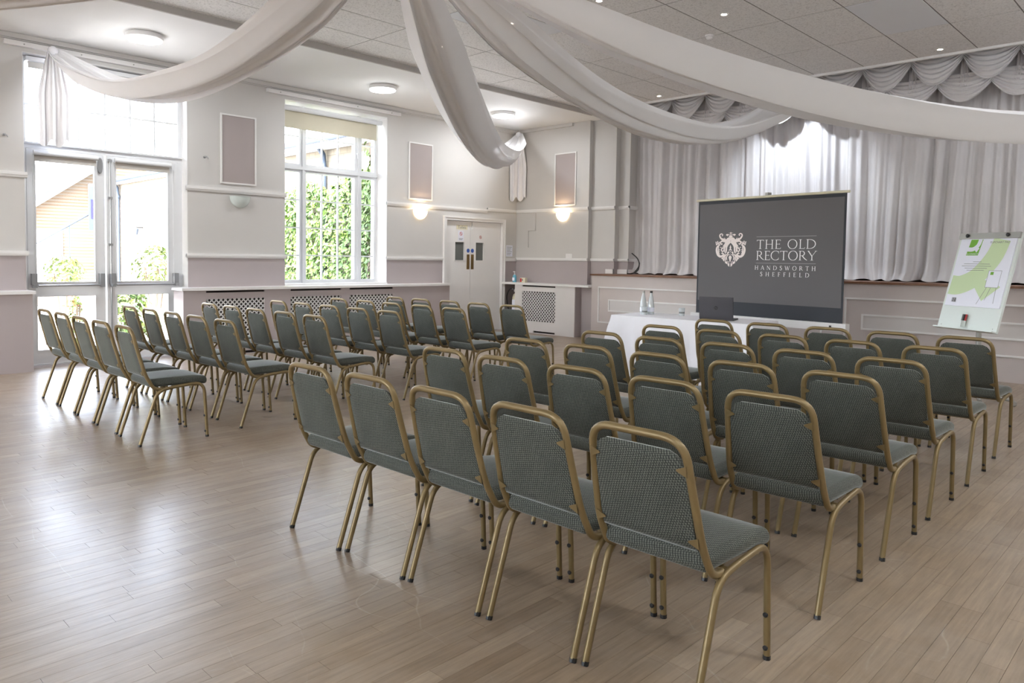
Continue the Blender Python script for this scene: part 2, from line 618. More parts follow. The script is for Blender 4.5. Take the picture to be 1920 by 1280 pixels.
def thing(name, label, cat, loc=(0, 0, 0), rz=0.0, group=None):
    o = bpy.data.objects.new(name, None)
    o.empty_display_size = 0.1
    COL.objects.link(o)
    o.location = loc
    o.rotation_euler = (0, 0, rz)
    return tag(o, label, cat, group)


def structure(name, mb, mat=None, label=None, cat=None, smooth=False):
    o = mb.build(name, mat, None, smooth)
    return tag(o, label, cat, None, 'structure')


def sempty(name, label, cat):
    o = thing(name, label, cat)
    o['kind'] = 'structure'
    return o


def fillet(pts, r, n=6):
    """round the inner corners of a polyline"""
    pts = [Vector(p) for p in pts]
    out = [pts[0]]
    for i in range(1, len(pts) - 1):
        a, b, c = pts[i - 1], pts[i], pts[i + 1]
        u, w = (a - b), (c - b)
        rr = min(r[i] if isinstance(r, (list, tuple)) else r, u.length * 0.49, w.length * 0.49)
        p, q = b + u.normalized() * rr, b + w.normalized() * rr
        for k in range(n + 1):
            t = k / n
            out.append(p * (1 - t) ** 2 + b * 2 * t * (1 - t) + q * t * t)
    out.append(pts[-1])
    return out


def spline(pts, n=6):
    """Catmull-Rom through points of any dimension (tuples)"""
    out = []
    m = len(pts)
    for i in range(m - 1):
        p0, p1, p2, p3 = pts[max(i - 1, 0)], pts[i], pts[i + 1], pts[min(i + 2, m - 1)]
        for k in range(n):
            t = k / n
            out.append(tuple(0.5 * ((2 * b) + (-a + c) * t + (2 * a - 5 * b + 4 * c - d) * t * t + (-a + 3 * b - 3 * c + d) * t ** 3)
                             for a, b, c, d in zip(p0, p1, p2, p3)))
    out.append(tuple(pts[-1]))
    return out


# ------------------------------------------------------------------ the room shell
XW, YB = -10.13, 10.96          # face of the window wall, face of the corner part of the back wall
XR, YR = 1.93, -6.2             # right wall, rear wall (both out of view)
ZC, ZT = 3.92, 3.99             # soffit along the walls, tiled ceiling
ZP = 1.37                       # paint line between mauve and warm white
XS = -8.06                      # edge of the soffit
XS2 = -0.14

# floor: dark sub-floor with boards laid on it
fl = MB().box(XW - 0.45, XR + 0.3, YR - 0.3, YB + 0.1, -0.12, -0.016, MT['joint'])
fl.box(XW, XR, YR, -1.0, -0.016, 0.0, MT['wood'])
floor = structure('floor', fl, None, 'worn brown strip-wood hall floor', 'floor')
floor.color = (0.5, 0.5, 0.5, 1)
PW, GAP = 0.076, 0.0011
cell = []
nx = int((XR - XW) / PW)
rp = random.Random(5)
LENS = (0.46, 0.68, 0.92)
for i in range(nx):
    x0 = XW + i * PW
    y = -1.0 - rp.random() * 0.9
    while y < YB:
        L = LENS[rp.randrange(3)]
        y0, y1 = max(y, -1.0), min(y + L, YB)
        if y1 - y0 > 0.05:
            tone = min(1, max(0, rp.gauss(0.5, 0.15)))
            xc, yc = x0 + PW / 2, (y0 + y1) / 2
            d = Vector((xc, yc, -1.38))
            w = d.dot(fw)
            vis = False
            if w > 0.3:
                px = PPX + F_PX * d.dot(rt) / w
                py = PPY - F_PX * d.dot(up) / w
                vis = -60 < px < 1980 and 480 < py < 1330
            full = abs(y1 - y0 - L) < 1e-6
            cell.append((0 if (vis and full) else 1, d.length, x0, y0, y1, L, tone))
        y += L
cell.sort()
pmesh = {}
for L in LENS:
    q = MB().box(0, PW - GAP, 0, L - GAP, -0.0155, 0.0)
    pmesh[L] = q.mesh('plank', MT['wood'])
for c in cell[:300]:
    o = link('plank', pmesh[c[5]], floor)
    o.location = (c[2], c[3], 0)
    o.color = (c[6], c[6], c[6], 1)
rest = MB()
tones = []
for c in cell[300:]:
    rest.box(c[2], c[2] + PW - GAP, c[3], c[4] - GAP, -0.0155, 0.0)
    tones += [c[6]] * 8
me = rest.mesh('planks', MT['wood_a'])
at = me.attributes.new('tone', 'FLOAT', 'POINT')
at.data.foreach_set('value', tones)
tag(link('planks', me, floor), kind='stuff')

# left wall (windows): openings for garden door, window, toilet door
OPEN = [(2.41, 4.35, 0.0, 3.73), (5.82, 7.74, 0.95, 3.73), (9.07, 10.54, 0.0, 2.09)]
wl = MB()
wl.holes('x', XW - 0.42, XW, YR, YB + 0.3, ZP, 4.3, OPEN, MT['wall'])
wl.holes('x', XW - 0.42, XW, YR, YB + 0.3, -0.1, ZP, OPEN, MT['mauve'])
# bright gloss reveals lining the openings
for (a0, a1, b0, b1) in OPEN[:2]:
    wl.box(XW - 0.41, XW - 0.004, a1 - 0.006, a1 + 0.002, b0, b1, MT['white'])
    wl.box(XW - 0.41, XW - 0.004, a0 - 0.002, a0 + 0.006, b0, b1, MT['white'])
    wl.box(XW - 0.41, XW - 0.004, a0, a1, b1 - 0.006, b1 + 0.002, MT['white'])
structure('wall_left', wl, None, 'window wall painted warm white above mauve', 'wall')

# back wall: corner part, then three shallow steps back to the stage opening
wb = MB()
for (x0, x1, yf) in ((XW - 0.4, -8.345, YB), (-8.345, -7.83, YB + 0.10), (-7.83, -7.62, YB + 0.23)):
    wb.box(x0, x1, yf, YB + 0.55, ZP, 4.5, MT['wall'])
    wb.box(x0, x1, yf, YB + 0.55, -0.1, ZP, MT['mauve'])
wb.box(-0.58, XR + 0.3, YB, YB + 0.55, -0.1, 4.5, MT['wall'])
structure('wall_back', wb, None, 'back wall stepping towards the stage opening', 'wall')
st = MB().box(-9.0, XR + 0.3, 13.4, 13.6, 0, 4.5, MT['dark'])
st.box(-9.0, -8.8, YB + 0.5, 13.4, 0, 4.5, MT['dark']).box(XR, XR + 0.3, YB + 0.5, 13.4, 0, 4.5, MT['dark'])
st.box(-9.0, XR + 0.3, 10.3, 13.6, 4.5, 4.62, MT['dark'])
structure('wall_stage', st, None, 'dark walls around the back of the stage', 'wall')
structure('wall_right', MB().box(XR, XR + 0.3, YR - 0.3, YB + 0.2, -0.1, 4.3), MT['wall'], 'plain right-hand hall wall', 'wall')
ADDED_REARW = [(-9.2, -6.9, 0.95, 3.70), (-5.25, -2.95, 0.95, 3.70)]  # unseen windows added so daylight reaches the right side of the hall
structure('wall_rear', MB().holes('y', YR - 0.3, YR, XW - 0.4, XR + 0.3, -0.1, 4.3, ADDED_REARW), MT['wall'], 'rear hall wall with two windows added for daylight', 'wall')
for k, (a, b, z0, z1) in enumerate(ADDED_REARW):
    rw_ = sempty('window_%d' % (k + 2), 'unseen window added in the rear wall for daylight, %s one' % ('left-hand', 'right-hand')[k], 'window')
    fm = MB().frame('y', YR - 0.2, YR - 0.12, a, b, z0, z1, 0.06)
    for t_ in (0.25, 0.5, 0.75):
        fm.box(a + (b - a) * t_ - 0.02, a + (b - a) * t_ + 0.02, YR - 0.19, YR - 0.13, z0 + 0.06, z1 - 0.06)
    fm.build('frame', MT['upvc'], rw_)
    for i_ in range(4):
        MB().box(a + 0.06 + (b - a - 0.12) * i_ / 4 + 0.015, a + 0.06 + (b - a - 0.12) * (i_ + 1) / 4 - 0.015, YR - 0.165, YR - 0.16, z0 + 0.06, z1 - 0.06).build('pane', MT['pane'], rw_)

# ceiling: smooth soffits, stepped edge, tiled centre
ce = MB()
ce.box(XW - 0.4, XS, YR - 0.3, YB + 0.3, ZC, 4.35, MT['ceil'])
ce.box(XS2, XR + 0.3, YR - 0.3, YB + 0.3, ZC, 4.35, MT['ceil'])
ce.box(XS, XS + 0.03, YR, 10.60, ZC - 0.004, ZT + 0.02, MT['strip'])
ce.box(XS2 - 0.03, XS2, YR, 10.60, ZC - 0.004, ZT + 0.02, MT['strip'])
ce.box(XS, XS2, YR - 0.3, 10.60, ZT + 0.003, 4.5, MT['tgrid'])
ce.box(XS + 0.03, XS2, 10.555, 10.60, ZT - 0.03, ZT + 0.02, MT['ceil'])
ce.box(-8.06, -7.62, 10.60, YB + 0.3, ZC, 4.5, MT['ceil'])
ceiling = structure('ceiling', ce, None, 'hall ceiling of mineral tiles between smooth white soffits', 'ceiling')
TX, TY = 0.645, 1.283
tmesh = MB().box(0.007, TX - 0.007, 0.007, TY - 0.007, 0, 0.02).mesh('ceiling_tile', MT['tile'])
wmesh = MB().box(0.006, TX - 0.006, 0.006, TY - 0.006, -0.002, 0.02).mesh('ceiling_tile', MT['plasterwhite'])
k = 0
for i in range(13):
    x0 = -2.26 - (i - 3) * TX
    if x0 < XS - 0.1 or x0 + TX > XS2 + 0.3:
        continue
    for j in range(-6, 9):
        y0 = 9.28 - (7 - j) * TY
        if y0 < YR or y0 + TY > 10.60:
            continue
        special = (i == 4 and j == 6)
        pale = (i, j) in ((8, 6), (9, 4))
        o = link('ceiling_tile', wmesh if special or pale else tmesh, ceiling)
        o.location = (x0, y0, ZT)
        k += 1

# rails, cornice and other running trim
up_z, lo_z = (2.262, 2.33), (1.345, 1.405)


def rail(mb, x0, x1, y0, y1, z0, z1, face, mat=None):
    """three-step dado moulding on a wall; face = 'x' or 'y' gives the wall normal"""
    h = z1 - z0
    for (a, b, d) in ((0.0, 0.97, 0.014), (0.14, 0.90, 0.022), (0.42, 1.0, 0.030)):
        if face == 'x':
            mb.box(x0, x0 + d, y0, y1, z0 + a * h, z0 + b * h, mat)
        else:
            mb.box(x0, x1, y0 - d, y0, z0 + a * h, z0 + b * h, mat)


t1 = MB()
for (a, b) in ((YR, 2.44), (4.32, 5.84), (7.72, 10.12)):
    rail(t1, XW, 0, a, b, *up_z, 'x')
rail(t1, XW, 0, 10.12, YB, 2.30, 2.36, 'x')
structure('trim_1', t1, MT['white'], 'white upper dado rail along the window wall', 'rail')
t2 = MB()
for (a, b) in ((YR, 2.44), (4.32, 5.84), (7.72, 9.0), (10.61, YB)):
    rail(t2, XW, 0, a, b, *lo_z, 'x')
structure('trim_2', t2, MT['white'], 'white lower dado rail along the window wall', 'rail')
t3, t4 = MB(), MB()
for (x0, x1, yf) in ((XW, -8.345, YB), (-8.345, -7.83, YB + 0.10), (-7.83, -7.60, YB + 0.23)):
    rail(t3, x0, x1, yf, 0, 2.30, 2.36, 'y')
    rail(t4, x0, x1, yf, 0, 1.37, 1.42, 'y')
t3.box(-7.62, -7.60, YB + 0.2, YB + 0.5, 2.30, 2.36)
t4.box(-7.62, -7.60, YB + 0.2, YB + 0.5, 1.37, 1.42)
structure('trim_3', t3, MT['white'], 'white upper dado rail on the back wall', 'rail')
structure('trim_4', t4, MT['white'], 'white lower dado rail on the back wall', 'rail')
t5 = MB()
t5.box(XW, XW + 0.045, YR, YB, ZC - 0.06, ZC - 0.004)
t5.box(XW, XW + 0.02, YR, YB, ZC - 0.075, ZC - 0.06)
t5.box(XW + 0.045, -8.73, YB - 0.045, YB, ZC - 0.06, ZC - 0.004)
structure('trim_5', t5, MT['wall'], 'plain cornice board under the soffit', 'cornice')
# skirting standing on the stage beside the opening
t6 = MB().box(-7.88, -7.83, YB + 0.06, YB + 0.10, 1.15, 1.23).box(-8.0, -7.83, YB + 0.075, YB + 0.10, 1.15, 1.23)
t6.box(-7.83, -7.60, YB + 0.20, YB + 0.23, 1.15, 1.23).box(-7.62, -7.595, YB + 0.2, YB + 0.5, 1.15, 1.23)
structure('trim_6', t6, MT['white'], 'white skirting at the foot of the stage opening', 'skirting')


# ------------------------------------------------------------------ stage
YS = 10.60
sg = sempty('stage', 'raised stage with mauve panelled front and brown wooden edge', 'stage')
MB().box(-7.97, XR, YS, 13.4, -0.02, 1.12).build('stage_front', MT['stagepaint'], sg)
MB().box(-7.99, XR, YS - 0.03, 13.4, 1.12, 1.148).build('stage_floor', MT['stagewood'], sg)
for (x0, x1) in ((-7.82, -3.98), (-3.69, 0.15)):
    a = MB()
    for (p, q, z0, z1) in ((x0, x1, 0.30, 0.93), (x0 + 0.22, x1 - 0.22, 0.505, 0.715)):
        w = 0.022
        a.frame('y', YS - 0.016, YS, p, q, z0, z1, w)
    a.build('panel_moulding', MT['white'], sg)
    MB().box(x0 + 0.24, x1 - 0.24, YS - 0.006, YS, 0.527, 0.693).build('inset_panel', MT['stagelight'], sg)


# ------------------------------------------------------------------ glazed garden door with fanlight
XD = -10.30                      # room face of the door frame
d1 = sempty('door_1', 'tall white glazed double door with fanlight to the garden', 'door')
fr = MB()
fr.holes('x', XD - 0.08, XD, 2.415, 4.345, -0.01, 3.72, [(2.47, 4.29, 0.02, 2.64), (2.47, 4.29, 2.715, 3.66)])
fr.box(XD, XD + 0.03, 2.416, 4.344, 2.692, 2.713)
fr.build('frame', MT['upvc'], d1)
MB().box(XD - 0.05, XD - 0.02, 2.47, 4.29, 3.15, 3.175).build('glazing_bar', MT['upvc'], d1)
for y in (2.75, 3.06, 3.37, 3.68, 3.99):
    MB().box(XD - 0.049, XD - 0.021, y - 0.011, y + 0.011, 2.715, 3.66).build('glazing_bar', MT['upvc'], d1)
ys = [2.47, 2.75, 3.06, 3.37, 3.68, 3.99, 4.29]
for i in range(6):
    for (z0, z1) in ((2.715, 3.15), (3.175, 3.66)):
        MB().box(XD - 0.038, XD - 0.034, ys[i] + 0.011, ys[i + 1] - 0.011, z0, z1).build('pane', MT['pane'], d1)
for (y0, y1, g0, g1, hinge) in ((2.472, 3.345, 2.555, 3.235, 0), (3.365, 4.288, 3.475, 4.155, 1)):
    lf = MB().holes('x', XD - 0.055, XD + 0.005, y0, y1, 0.025, 2.635, [(g0, g1, 0.18, 0.86), (g0, g1, 1.015, 2.56)])
    leaf = lf.build('door_leaf', MT['upvc'], d1)
    bead = MB()
    for (z0, z1) in ((0.18, 0.86), (1.015, 2.56)):
        bead.frame('x', XD - 0.03, XD + 0.012, g0, g1, z0, z1, 0.012)
        MB().box(XD - 0.03, XD - 0.024, g0, g1, z0, z1).build('pane', MT['pane'], leaf)
    bead.build('glazing_bead', MT['upvc'], leaf)
    pb = MB().tube([(XD + 0.085, y0 + 0.09, 0.985), (XD + 0.085, y1 - 0.09, 0.985)], 0.013, 10)
    for yy in (y0 + 0.055, y1 - 0.055):
        pb.box(XD + 0.005, XD + 0.075, yy - 0.03, yy + 0.03, 0.99, 1.13)
        pb.box(XD + 0.02, XD + 0.10, yy - 0.022, yy + 0.022, 0.96, 1.0)
    pb.build('push_bar', MT['chrome'], leaf, 40)
    rb = MB().tube([(XD + 0.06, g0 - 0.02, 2.585), (XD + 0.06, g1 + 0.02, 2.585)], 0.028, 14)
    rb.build('blind_roller', MT['upvc'], leaf, 40)
    MB().box(XD + 0.034, XD + 0.037, g0 - 0.005, g1 + 0.005, 2.485, 2.575).build('blind_cloth', MT['blindgrey'], leaf)
    ch = MB()
    yc = g0 - 0.03 if not hinge else g1 + 0.035
    ch.tube([(XD + 0.07, yc, 2.58), (XD + 0.075, yc + 0.004, 1.4), (XD + 0.07, yc + 0.01, 0.86)], 0.003, 6)
    ch.build('blind_cord', MT['upvc'], leaf)
# espagnolette bolt and door stay on the meeting stiles
bt = MB().tube([(XD + 0.02, 3.41, 0.05), (XD + 0.02, 3.41, 2.6)], 0.009, 8)
for z in (1.5, 2.1, 2.58):
    bt.box(XD + 0.005, XD + 0.03, 3.385, 3.435, z - 0.015, z + 0.015)
bt.build('bolt_rod', MT['chrome'], d1)
sty = MB().prism([(0.03 * math.cos(a), 0.1 * math.sin(a)) for a in [k * math.pi / 8 for k in range(16)]], (XD + 0.005, 3.29, 2.5), (0, 1, 0), (0, 0, 1), (0.03, 0, 0))
sty.build('door_stay', MT['chrome'], d1)
MB().box(XD - 0.01, XD + 0.09, 2.47, 4.29, 3.66, 3.71).build('fanlight_blind_box', MT['upvc'], d1)
MB().box(XD + 0.03, XD + 0.034, 2.50, 4.27, 3.585, 3.665).build('fanlight_blind_cloth', MT['blindgrey'], d1)

# ------------------------------------------------------------------ mullioned window
XN = -10.43
w1 = sempty('window_1', 'white mullioned window with small panes looking onto ivy', 'window')
Y0, Y1, ZB, ZH = 5.82, 7.74, 0.965, 3.73
YM = (5.88, 6.25, 6.37, 7.29, 7.43, 7.69)     # lights: 5.88-6.25, 6.37-7.29, 7.43-7.69
ZTRANS = (2.70, 2.83)
wf = MB()
holes = []
for (a, b) in ((YM[0], YM[1]), (YM[2], YM[3]), (YM[4], YM[5])):
    holes += [(a, b, ZB + 0.05, ZTRANS[0]), (a, b, ZTRANS[1], ZH - 0.05)]
wf.holes('x', XN - 0.09, XN, Y0, Y1, ZB, ZH, holes)
wf.box(XN - 0.02, XN + 0.03, Y0, Y1, ZTRANS[0] + 0.04, ZTRANS[1] - 0.04)
wf.box(XN - 0.02, XN + 0.028, 6.29, 6.33, ZB, ZH).box(XN - 0.02, XN + 0.028, 7.34, 7.38, ZB, ZH)
wf.build('frame', MT['upvc'], w1)
rows = [1.40, 1.835, 2.27]
for (a, b) in ((YM[0], YM[1]), (YM[2], YM[3]), (YM[4], YM[5])):
    for z in rows + [3.26]:
        MB().box(XN - 0.06, XN - 0.025, a, b, z - 0.01, z + 0.01).build('glazing_bar', MT['upvc'], w1)
for y in (6.68, 6.985):
    MB().box(XN - 0.059, XN - 0.026, y - 0.01, y + 0.01, ZB + 0.05, ZTRANS[0]).build('glazing_bar', MT['upvc'], w1)
    MB().box(XN - 0.059, XN - 0.026, y - 0.01, y + 0.01, ZTRANS[1], ZH - 0.05).build('glazing_bar', MT['upvc'], w1)
cols = [(YM[0], YM[1]), (YM[2], 6.68), (6.68, 6.985), (6.985, YM[3]), (YM[4], YM[5])]
zz = [ZB + 0.05, 1.40, 1.835, 2.27, ZTRANS[0], ZTRANS[1], 3.26, ZH - 0.05]
for (a, b) in cols:
    for i in (0, 1, 2, 3, 5, 6):
        MB().box(XN - 0.045, XN - 0.041, a + 0.002, b - 0.002, zz[i] + 0.002, zz[i + 1] - 0.002).build('pane', MT['pane'], w1)
MB().box(XN - 0.02, XW + 0.02, Y0, Y1, 0.93, 0.965).build('window_sill', MT['white'], w1)
sh = MB().tube([(XN + 0.03, 7.31, 3.10), (XN + 0.06, 7.31, 3.10), (XN + 0.06, 7.31, 3.02)], 0.008, 8)
sh.build('window_catch', MT['upvc'], w1)

rb = thing('roller_blind', 'cream roller blind partly lowered at the window', 'blind', (0, 0, 0))
MB().tube([(XN + 0.14, 5.84, 3.645), (XN + 0.14, 7.72, 3.645)], 0.04, 16).build('roller', MT['upvc'], rb, 40)
MB().box(XN + 0.098, XN + 0.102, 5.86, 7.66, 3.36, 3.65).build('blind_cloth', MT['blind'], rb)
MB().box(XN + 0.093, XN + 0.107, 5.86, 7.66, 3.352, 3.372).build('bottom_bar', MT['blind'], rb)

# curtain tracks left on the wall above the openings
for (a, b, lab) in ((2.22, 4.45, 'white curtain track board above the garden door'), (5.52, 7.98, 'white curtain track board above the window')):
    q = thing('curtain_track', lab, 'curtain track', (0, 0, 0), 0, 'curtain tracks')
    MB().box(XW, XW + 0.06, a, b, 3.775, 3.83).build('track_board', MT['white'], q)
    for i in range(4):
        y = a + 0.2 + i * (b - a - 0.4) / 3
        MB().lathe([(0.008, 0), (0.008, 0.006)], (XW + 0.06, y, 3.80), 8, None, 'x').build('screw', MT['alu'], q)

# ------------------------------------------------------------------ toilet double door
d2 = sempty('door_2', 'white double door with wired glass panels and brass push plates', 'door')
ar = MB()
ar.holes('x', XW - 0.1, XW + 0.03, 9.0, 10.61, 0, 2.155, [(9.075, 10.535, -1, 2.085)])
ar.holes('x', XW + 0.03, XW + 0.045, 9.0, 10.61, 0, 2.155, [(9.025, 10.585, -1, 2.13)])
ar.build('door_frame', MT['white'], d2)
XF = XW - 0.03
for (y0, y1, g0, g1, py) in ((9.08, 9.718, 9.33, 9.56, 9.665), (9.724, 10.53, 9.86, 10.07, 9.775)):
    leaf = MB().holes('x', XF - 0.045, XF, y0, y1, 0.01, 2.08, [(g0, g1, 1.355, 1.69)]).build('door_leaf', MT['white'], d2)
    MB().box(XF - 0.03, XF - 0.02, g0, g1, 1.355, 1.69).build('vision_pane', MT['greyglass'], leaf)
    b = MB()
    for (a, c, e, f2) in ((g0 - 0.012, g0, 1.343, 1.702), (g1, g1 + 0.012, 1.343, 1.702), (g0, g1, 1.343, 1.355), (g0, g1, 1.69, 1.702)):
        b.box(XF, XF + 0.008, a, c, e, f2)
    b.build('pane_bead', MT['white'], leaf)
    MB().box(XF, XF + 0.004, py - 0.035, py + 0.035, 1.185, 1.465).build('push_plate', MT['brass'], leaf)
    MB().lathe([(0.038, 0), (0.038, 0.003)], (XF, py, 1.535), 24, None, 'x').build('fire_door_sign', MT['blue'], leaf)
    cy, cz, rr = ((9.475, 1.80, 0.035) if g0 < 9.5 else (9.985, 1.795, 0.03))
    if g0 < 9.5:
        MB().box(XF, XF + 0.002, 9.405, 9.545, 1.715, 1.90).build('notice', MT['paper'], leaf)
        nb = MB()
        for k, zz2 in enumerate((1.755, 1.743, 1.731)):
            nb.box(XF + 0.002, XF + 0.003, 9.425, 9.53 - 0.012 * k, zz2, zz2 + 0.005)
        nb.build('notice_text', MT['ink'], leaf)
        cz = 1.845
    ring = MB()
    n = 28
    v, f = [], []
    for k in range(n):
        a = 2 * math.pi * k / n
        for q in (rr, rr * 0.78):
            v.append((XF + 0.0035, cy + q * math.cos(a), cz + q * math.sin(a)))
    for k in range(n):
        a, b2 = 2 * k, 2 * ((k + 1) % n)
        f.append((a, b2, b2 + 1, a + 1))
    ring.add(v, f)
    ring.obox((XF + 0.0035, cy, cz), (0, 0.707, -0.707), (0, 0.707, 0.707), (1, 0, 0), rr * 0.8, rr * 0.1, 0.0004)
    ring.build('no_smoking_sign', MT['red'], leaf)
    MB().obox((XF + 0.003, cy, cz - 0.003), (0, 1, 0), (0, 0, 1), (1, 0, 0), rr * 0.45, rr * 0.09, 0.0004).build('cigarette_print', MT['black'], leaf)
MB().box(XF, XF + 0.002, 9.36, 9.64, 1.925, 2.005).build('sign_plate', MT['cream'], d2)


def text_obj(name, body, size, loc, rot, mat, parent=None, align='CENTER', spacing=1.0, extrude=0.0006):
    cu = bpy.data.curves.new(name, 'FONT')
    cu.body = body
    cu.size = size
    cu.align_x = align
    cu.align_y = 'CENTER'
    cu.extrude = extrude
    cu.space_character = spacing
    cu.resolution_u = 3
    tmp = bpy.data.objects.new(name, cu)
    COL.objects.link(tmp)
    bpy.context.view_layer.update()
    dg = bpy.context.evaluated_depsgraph_get()
    me = bpy.data.meshes.new_from_object(tmp.evaluated_get(dg))
    bpy.data.objects.remove(tmp)
    me.materials.clear()
    me.materials.append(mat)
    o = link(name, me, parent)
    o.location = loc
    o.rotation_euler = rot
    return o


text_obj('sign_text', 'Toilets', 0.075, (XF + 0.0035, 9.50, 1.963), (R_(90), 0, R_(90)), MT['ink'], d2)
MB().box(XF, XF + 0.02, 9.76, 9.80, 1.93, 2.07).box(XF, XF + 0.012, 9.745, 9.81, 2.04, 2.075).build('door_closer_bracket', MT['white'], d2)

# ------------------------------------------------------------------ radiator covers
XC = -9.82


def grille_mesh(w, h, pitch=0.066, bar=0.016, thick=0.006):
    """diamond lattice filling w x h in the local y-z plane"""
    mb = MB()
    bm = bmesh.new()
    d = Vector((0, 1, 1)).normalized()
    for sgn in (1, -1):
        k = -int(h / pitch) - 1
        while k * pitch < w + h:
            # line y = k*pitch + sgn * z
            pts = []
            for zed in (0, h):
                pts.append((k * pitch + sgn * zed + (0 if sgn > 0 else h), zed))
            (ya, za), (yb, zb) = pts
            # clip to 0..w
            def clip(ya, za, yb, zb):
                t0, t1 = 0.0, 1.0
                dy = yb - ya
                for lim, sg2 in ((0, 1), (w, -1)):
                    fa, fb = sg2 * (ya - lim), sg2 * (yb - lim)
                    if fa < 0 and fb < 0: return None
                    if fa < 0: t0 = max(t0, fa / (fa - fb))
                    elif fb < 0: t1 = min(t1, fa / (fa - fb))
                if t1 - t0 < 0.01: return None
                return (ya + dy * t0, za + (zb - za) * t0, ya + dy * t1, za + (zb - za) * t1)
            c = clip(ya, za, yb, zb)
            if c:
                a, b = Vector((0, c[0], c[1])), Vector((0, c[2], c[3]))
                t = (b - a).normalized()
                mb.obox((a + b) / 2, (1, 0, 0), t, Vector((1, 0, 0)).cross(t), thick / 2, (b - a).length / 2, bar / 2)
            k += 1
    return mb.mesh('lattice_grille', MT['white'])


def cover(label, x0, x1, y0, y1, face, bays, ztop=0.905, end_open=False):
    """radiator cover; face 'x' = front looks +x (front at x1), face 'y' = front looks -y (front at y0)"""
    c = thing('radiator_cover', label, 'radiator cover', (0, 0, 0), 0, 'radiator covers')
    t = 0.02
    hol = []
    for (a, b) in bays:
        hol.append((a, b, 0.885, ztop - 0.0) if False else (a + 0.0, b, 0.872, 0.897))
        hol.append((a, b, 0.225, 0.785))
        hol.append((a + 0.3, b, 0.012, 0.045))
    fp = MB()
    if face == 'x':
        fp.holes('x', x1 - t, x1, y0, y1, 0, ztop, hol, MT['mauve'])
        fp.box(x0, x1 - t, y1 - t, y1, 0, ztop, MT['mauve']).box(x0, x1 - t, y0, y0 + t, 0, ztop, MT['mauve'])
        fp.build('panel', None, c)
        MB().box(x0, x1 + 0.03, y0 - 0.03, y1 + 0.03, ztop, ztop + 0.035).build('shelf', MT['white'], c)
        MB().box(x0, x1 - 0.06, y0 + 0.03, y1 - 0.03, 0.0, ztop - 0.01).build('dark_interior', MT['dark'], c)
        for (a, b) in bays:
            g = link('lattice_grille', grille_mesh(b - a, 0.56), c)
            g.location = (x1 - t * 0.6, a, 0.225)
    else:
        fp.holes('y', y0, y0 + t, x0, x1, 0, ztop, hol, MT['stagelight'])
        fp.box(x1 - t, x1, y0 + t, y1, 0, ztop, MT['mauve']).box(x0, x0 + t, y0 + t, y1, 0, ztop, MT['mauve'])
        fp.build('panel', None, c)
        MB().box(XW, -7.97, y0 - 0.03, y1, ztop, ztop + 0.035).build('shelf', MT['white'], c)
        MB().box(x0 + 0.03, x1 - 0.03, y0 + 0.06, y1, 0.0, ztop - 0.01).build('dark_interior', MT['dark'], c)
        for (a, b) in bays:
            g = link('lattice_grille', grille_mesh(b - a, 0.56), c)
            g.location = (b, y0 + t * 0.6, 0.225)
            g.rotation_euler = (0, 0, R_(90))
    return c


cover('plain mauve radiator casing left of the garden door', XW, XC, -1.4, 2.40, 'x', [])
cover('long mauve radiator cover with three lattice grilles under the window', XW, XC, 4.15, 8.90, 'x', [(4.46, 5.32), (5.74, 6.62), (6.78, 7.63)])
cover('pale radiator cover with one lattice grille beside the stage', -9.75, -8.29, 10.53, YB, 'y', [(-9.56, -8.74)])
nib = MB().box(-8.289, -7.985, 10.72, YB + 0.1, 0, 0.905)
structure('trim_7', nib, MT['mauve'], 'mauve boxing between the radiator cover and the stage', 'boxing')

# ------------------------------------------------------------------ fittings on the walls
def frame_panel(label, a0, a1, z0, z1, wall):
    p = thing('wall_panel', label, 'panel', (0, 0, 0), 0, 'framed taupe panels')
    m, e = MB(), MB()
    w = 0.022
    if wall == 'x':
        e.box(XW, XW + 0.008, a0 + w, a1 - w, z0 + w, z1 - w)
        m.frame('x', XW, XW + 0.018, a0, a1, z0, z1, w)
    else:
        e.box(a0 + w, a1 - w, YB - 0.008, YB, z0 + w, z1 - w)
        m.frame('y', YB - 0.018, YB, a0, a1, z0, z1, w)
    m.build('frame', MT['white'], p)
    e.build('panel_face', MT['panel'], p)


frame_panel('taupe panel in white frame between garden door and window', 4.815, 5.355, 2.395, 3.375, 'x')
frame_panel('taupe panel in white frame between window and toilet door', 8.195, 8.735, 2.40, 3.385, 'x')
frame_panel('taupe panel in white frame on the wall beside the stage', -9.155, -8.64, 2.40, 3.385, 'y')


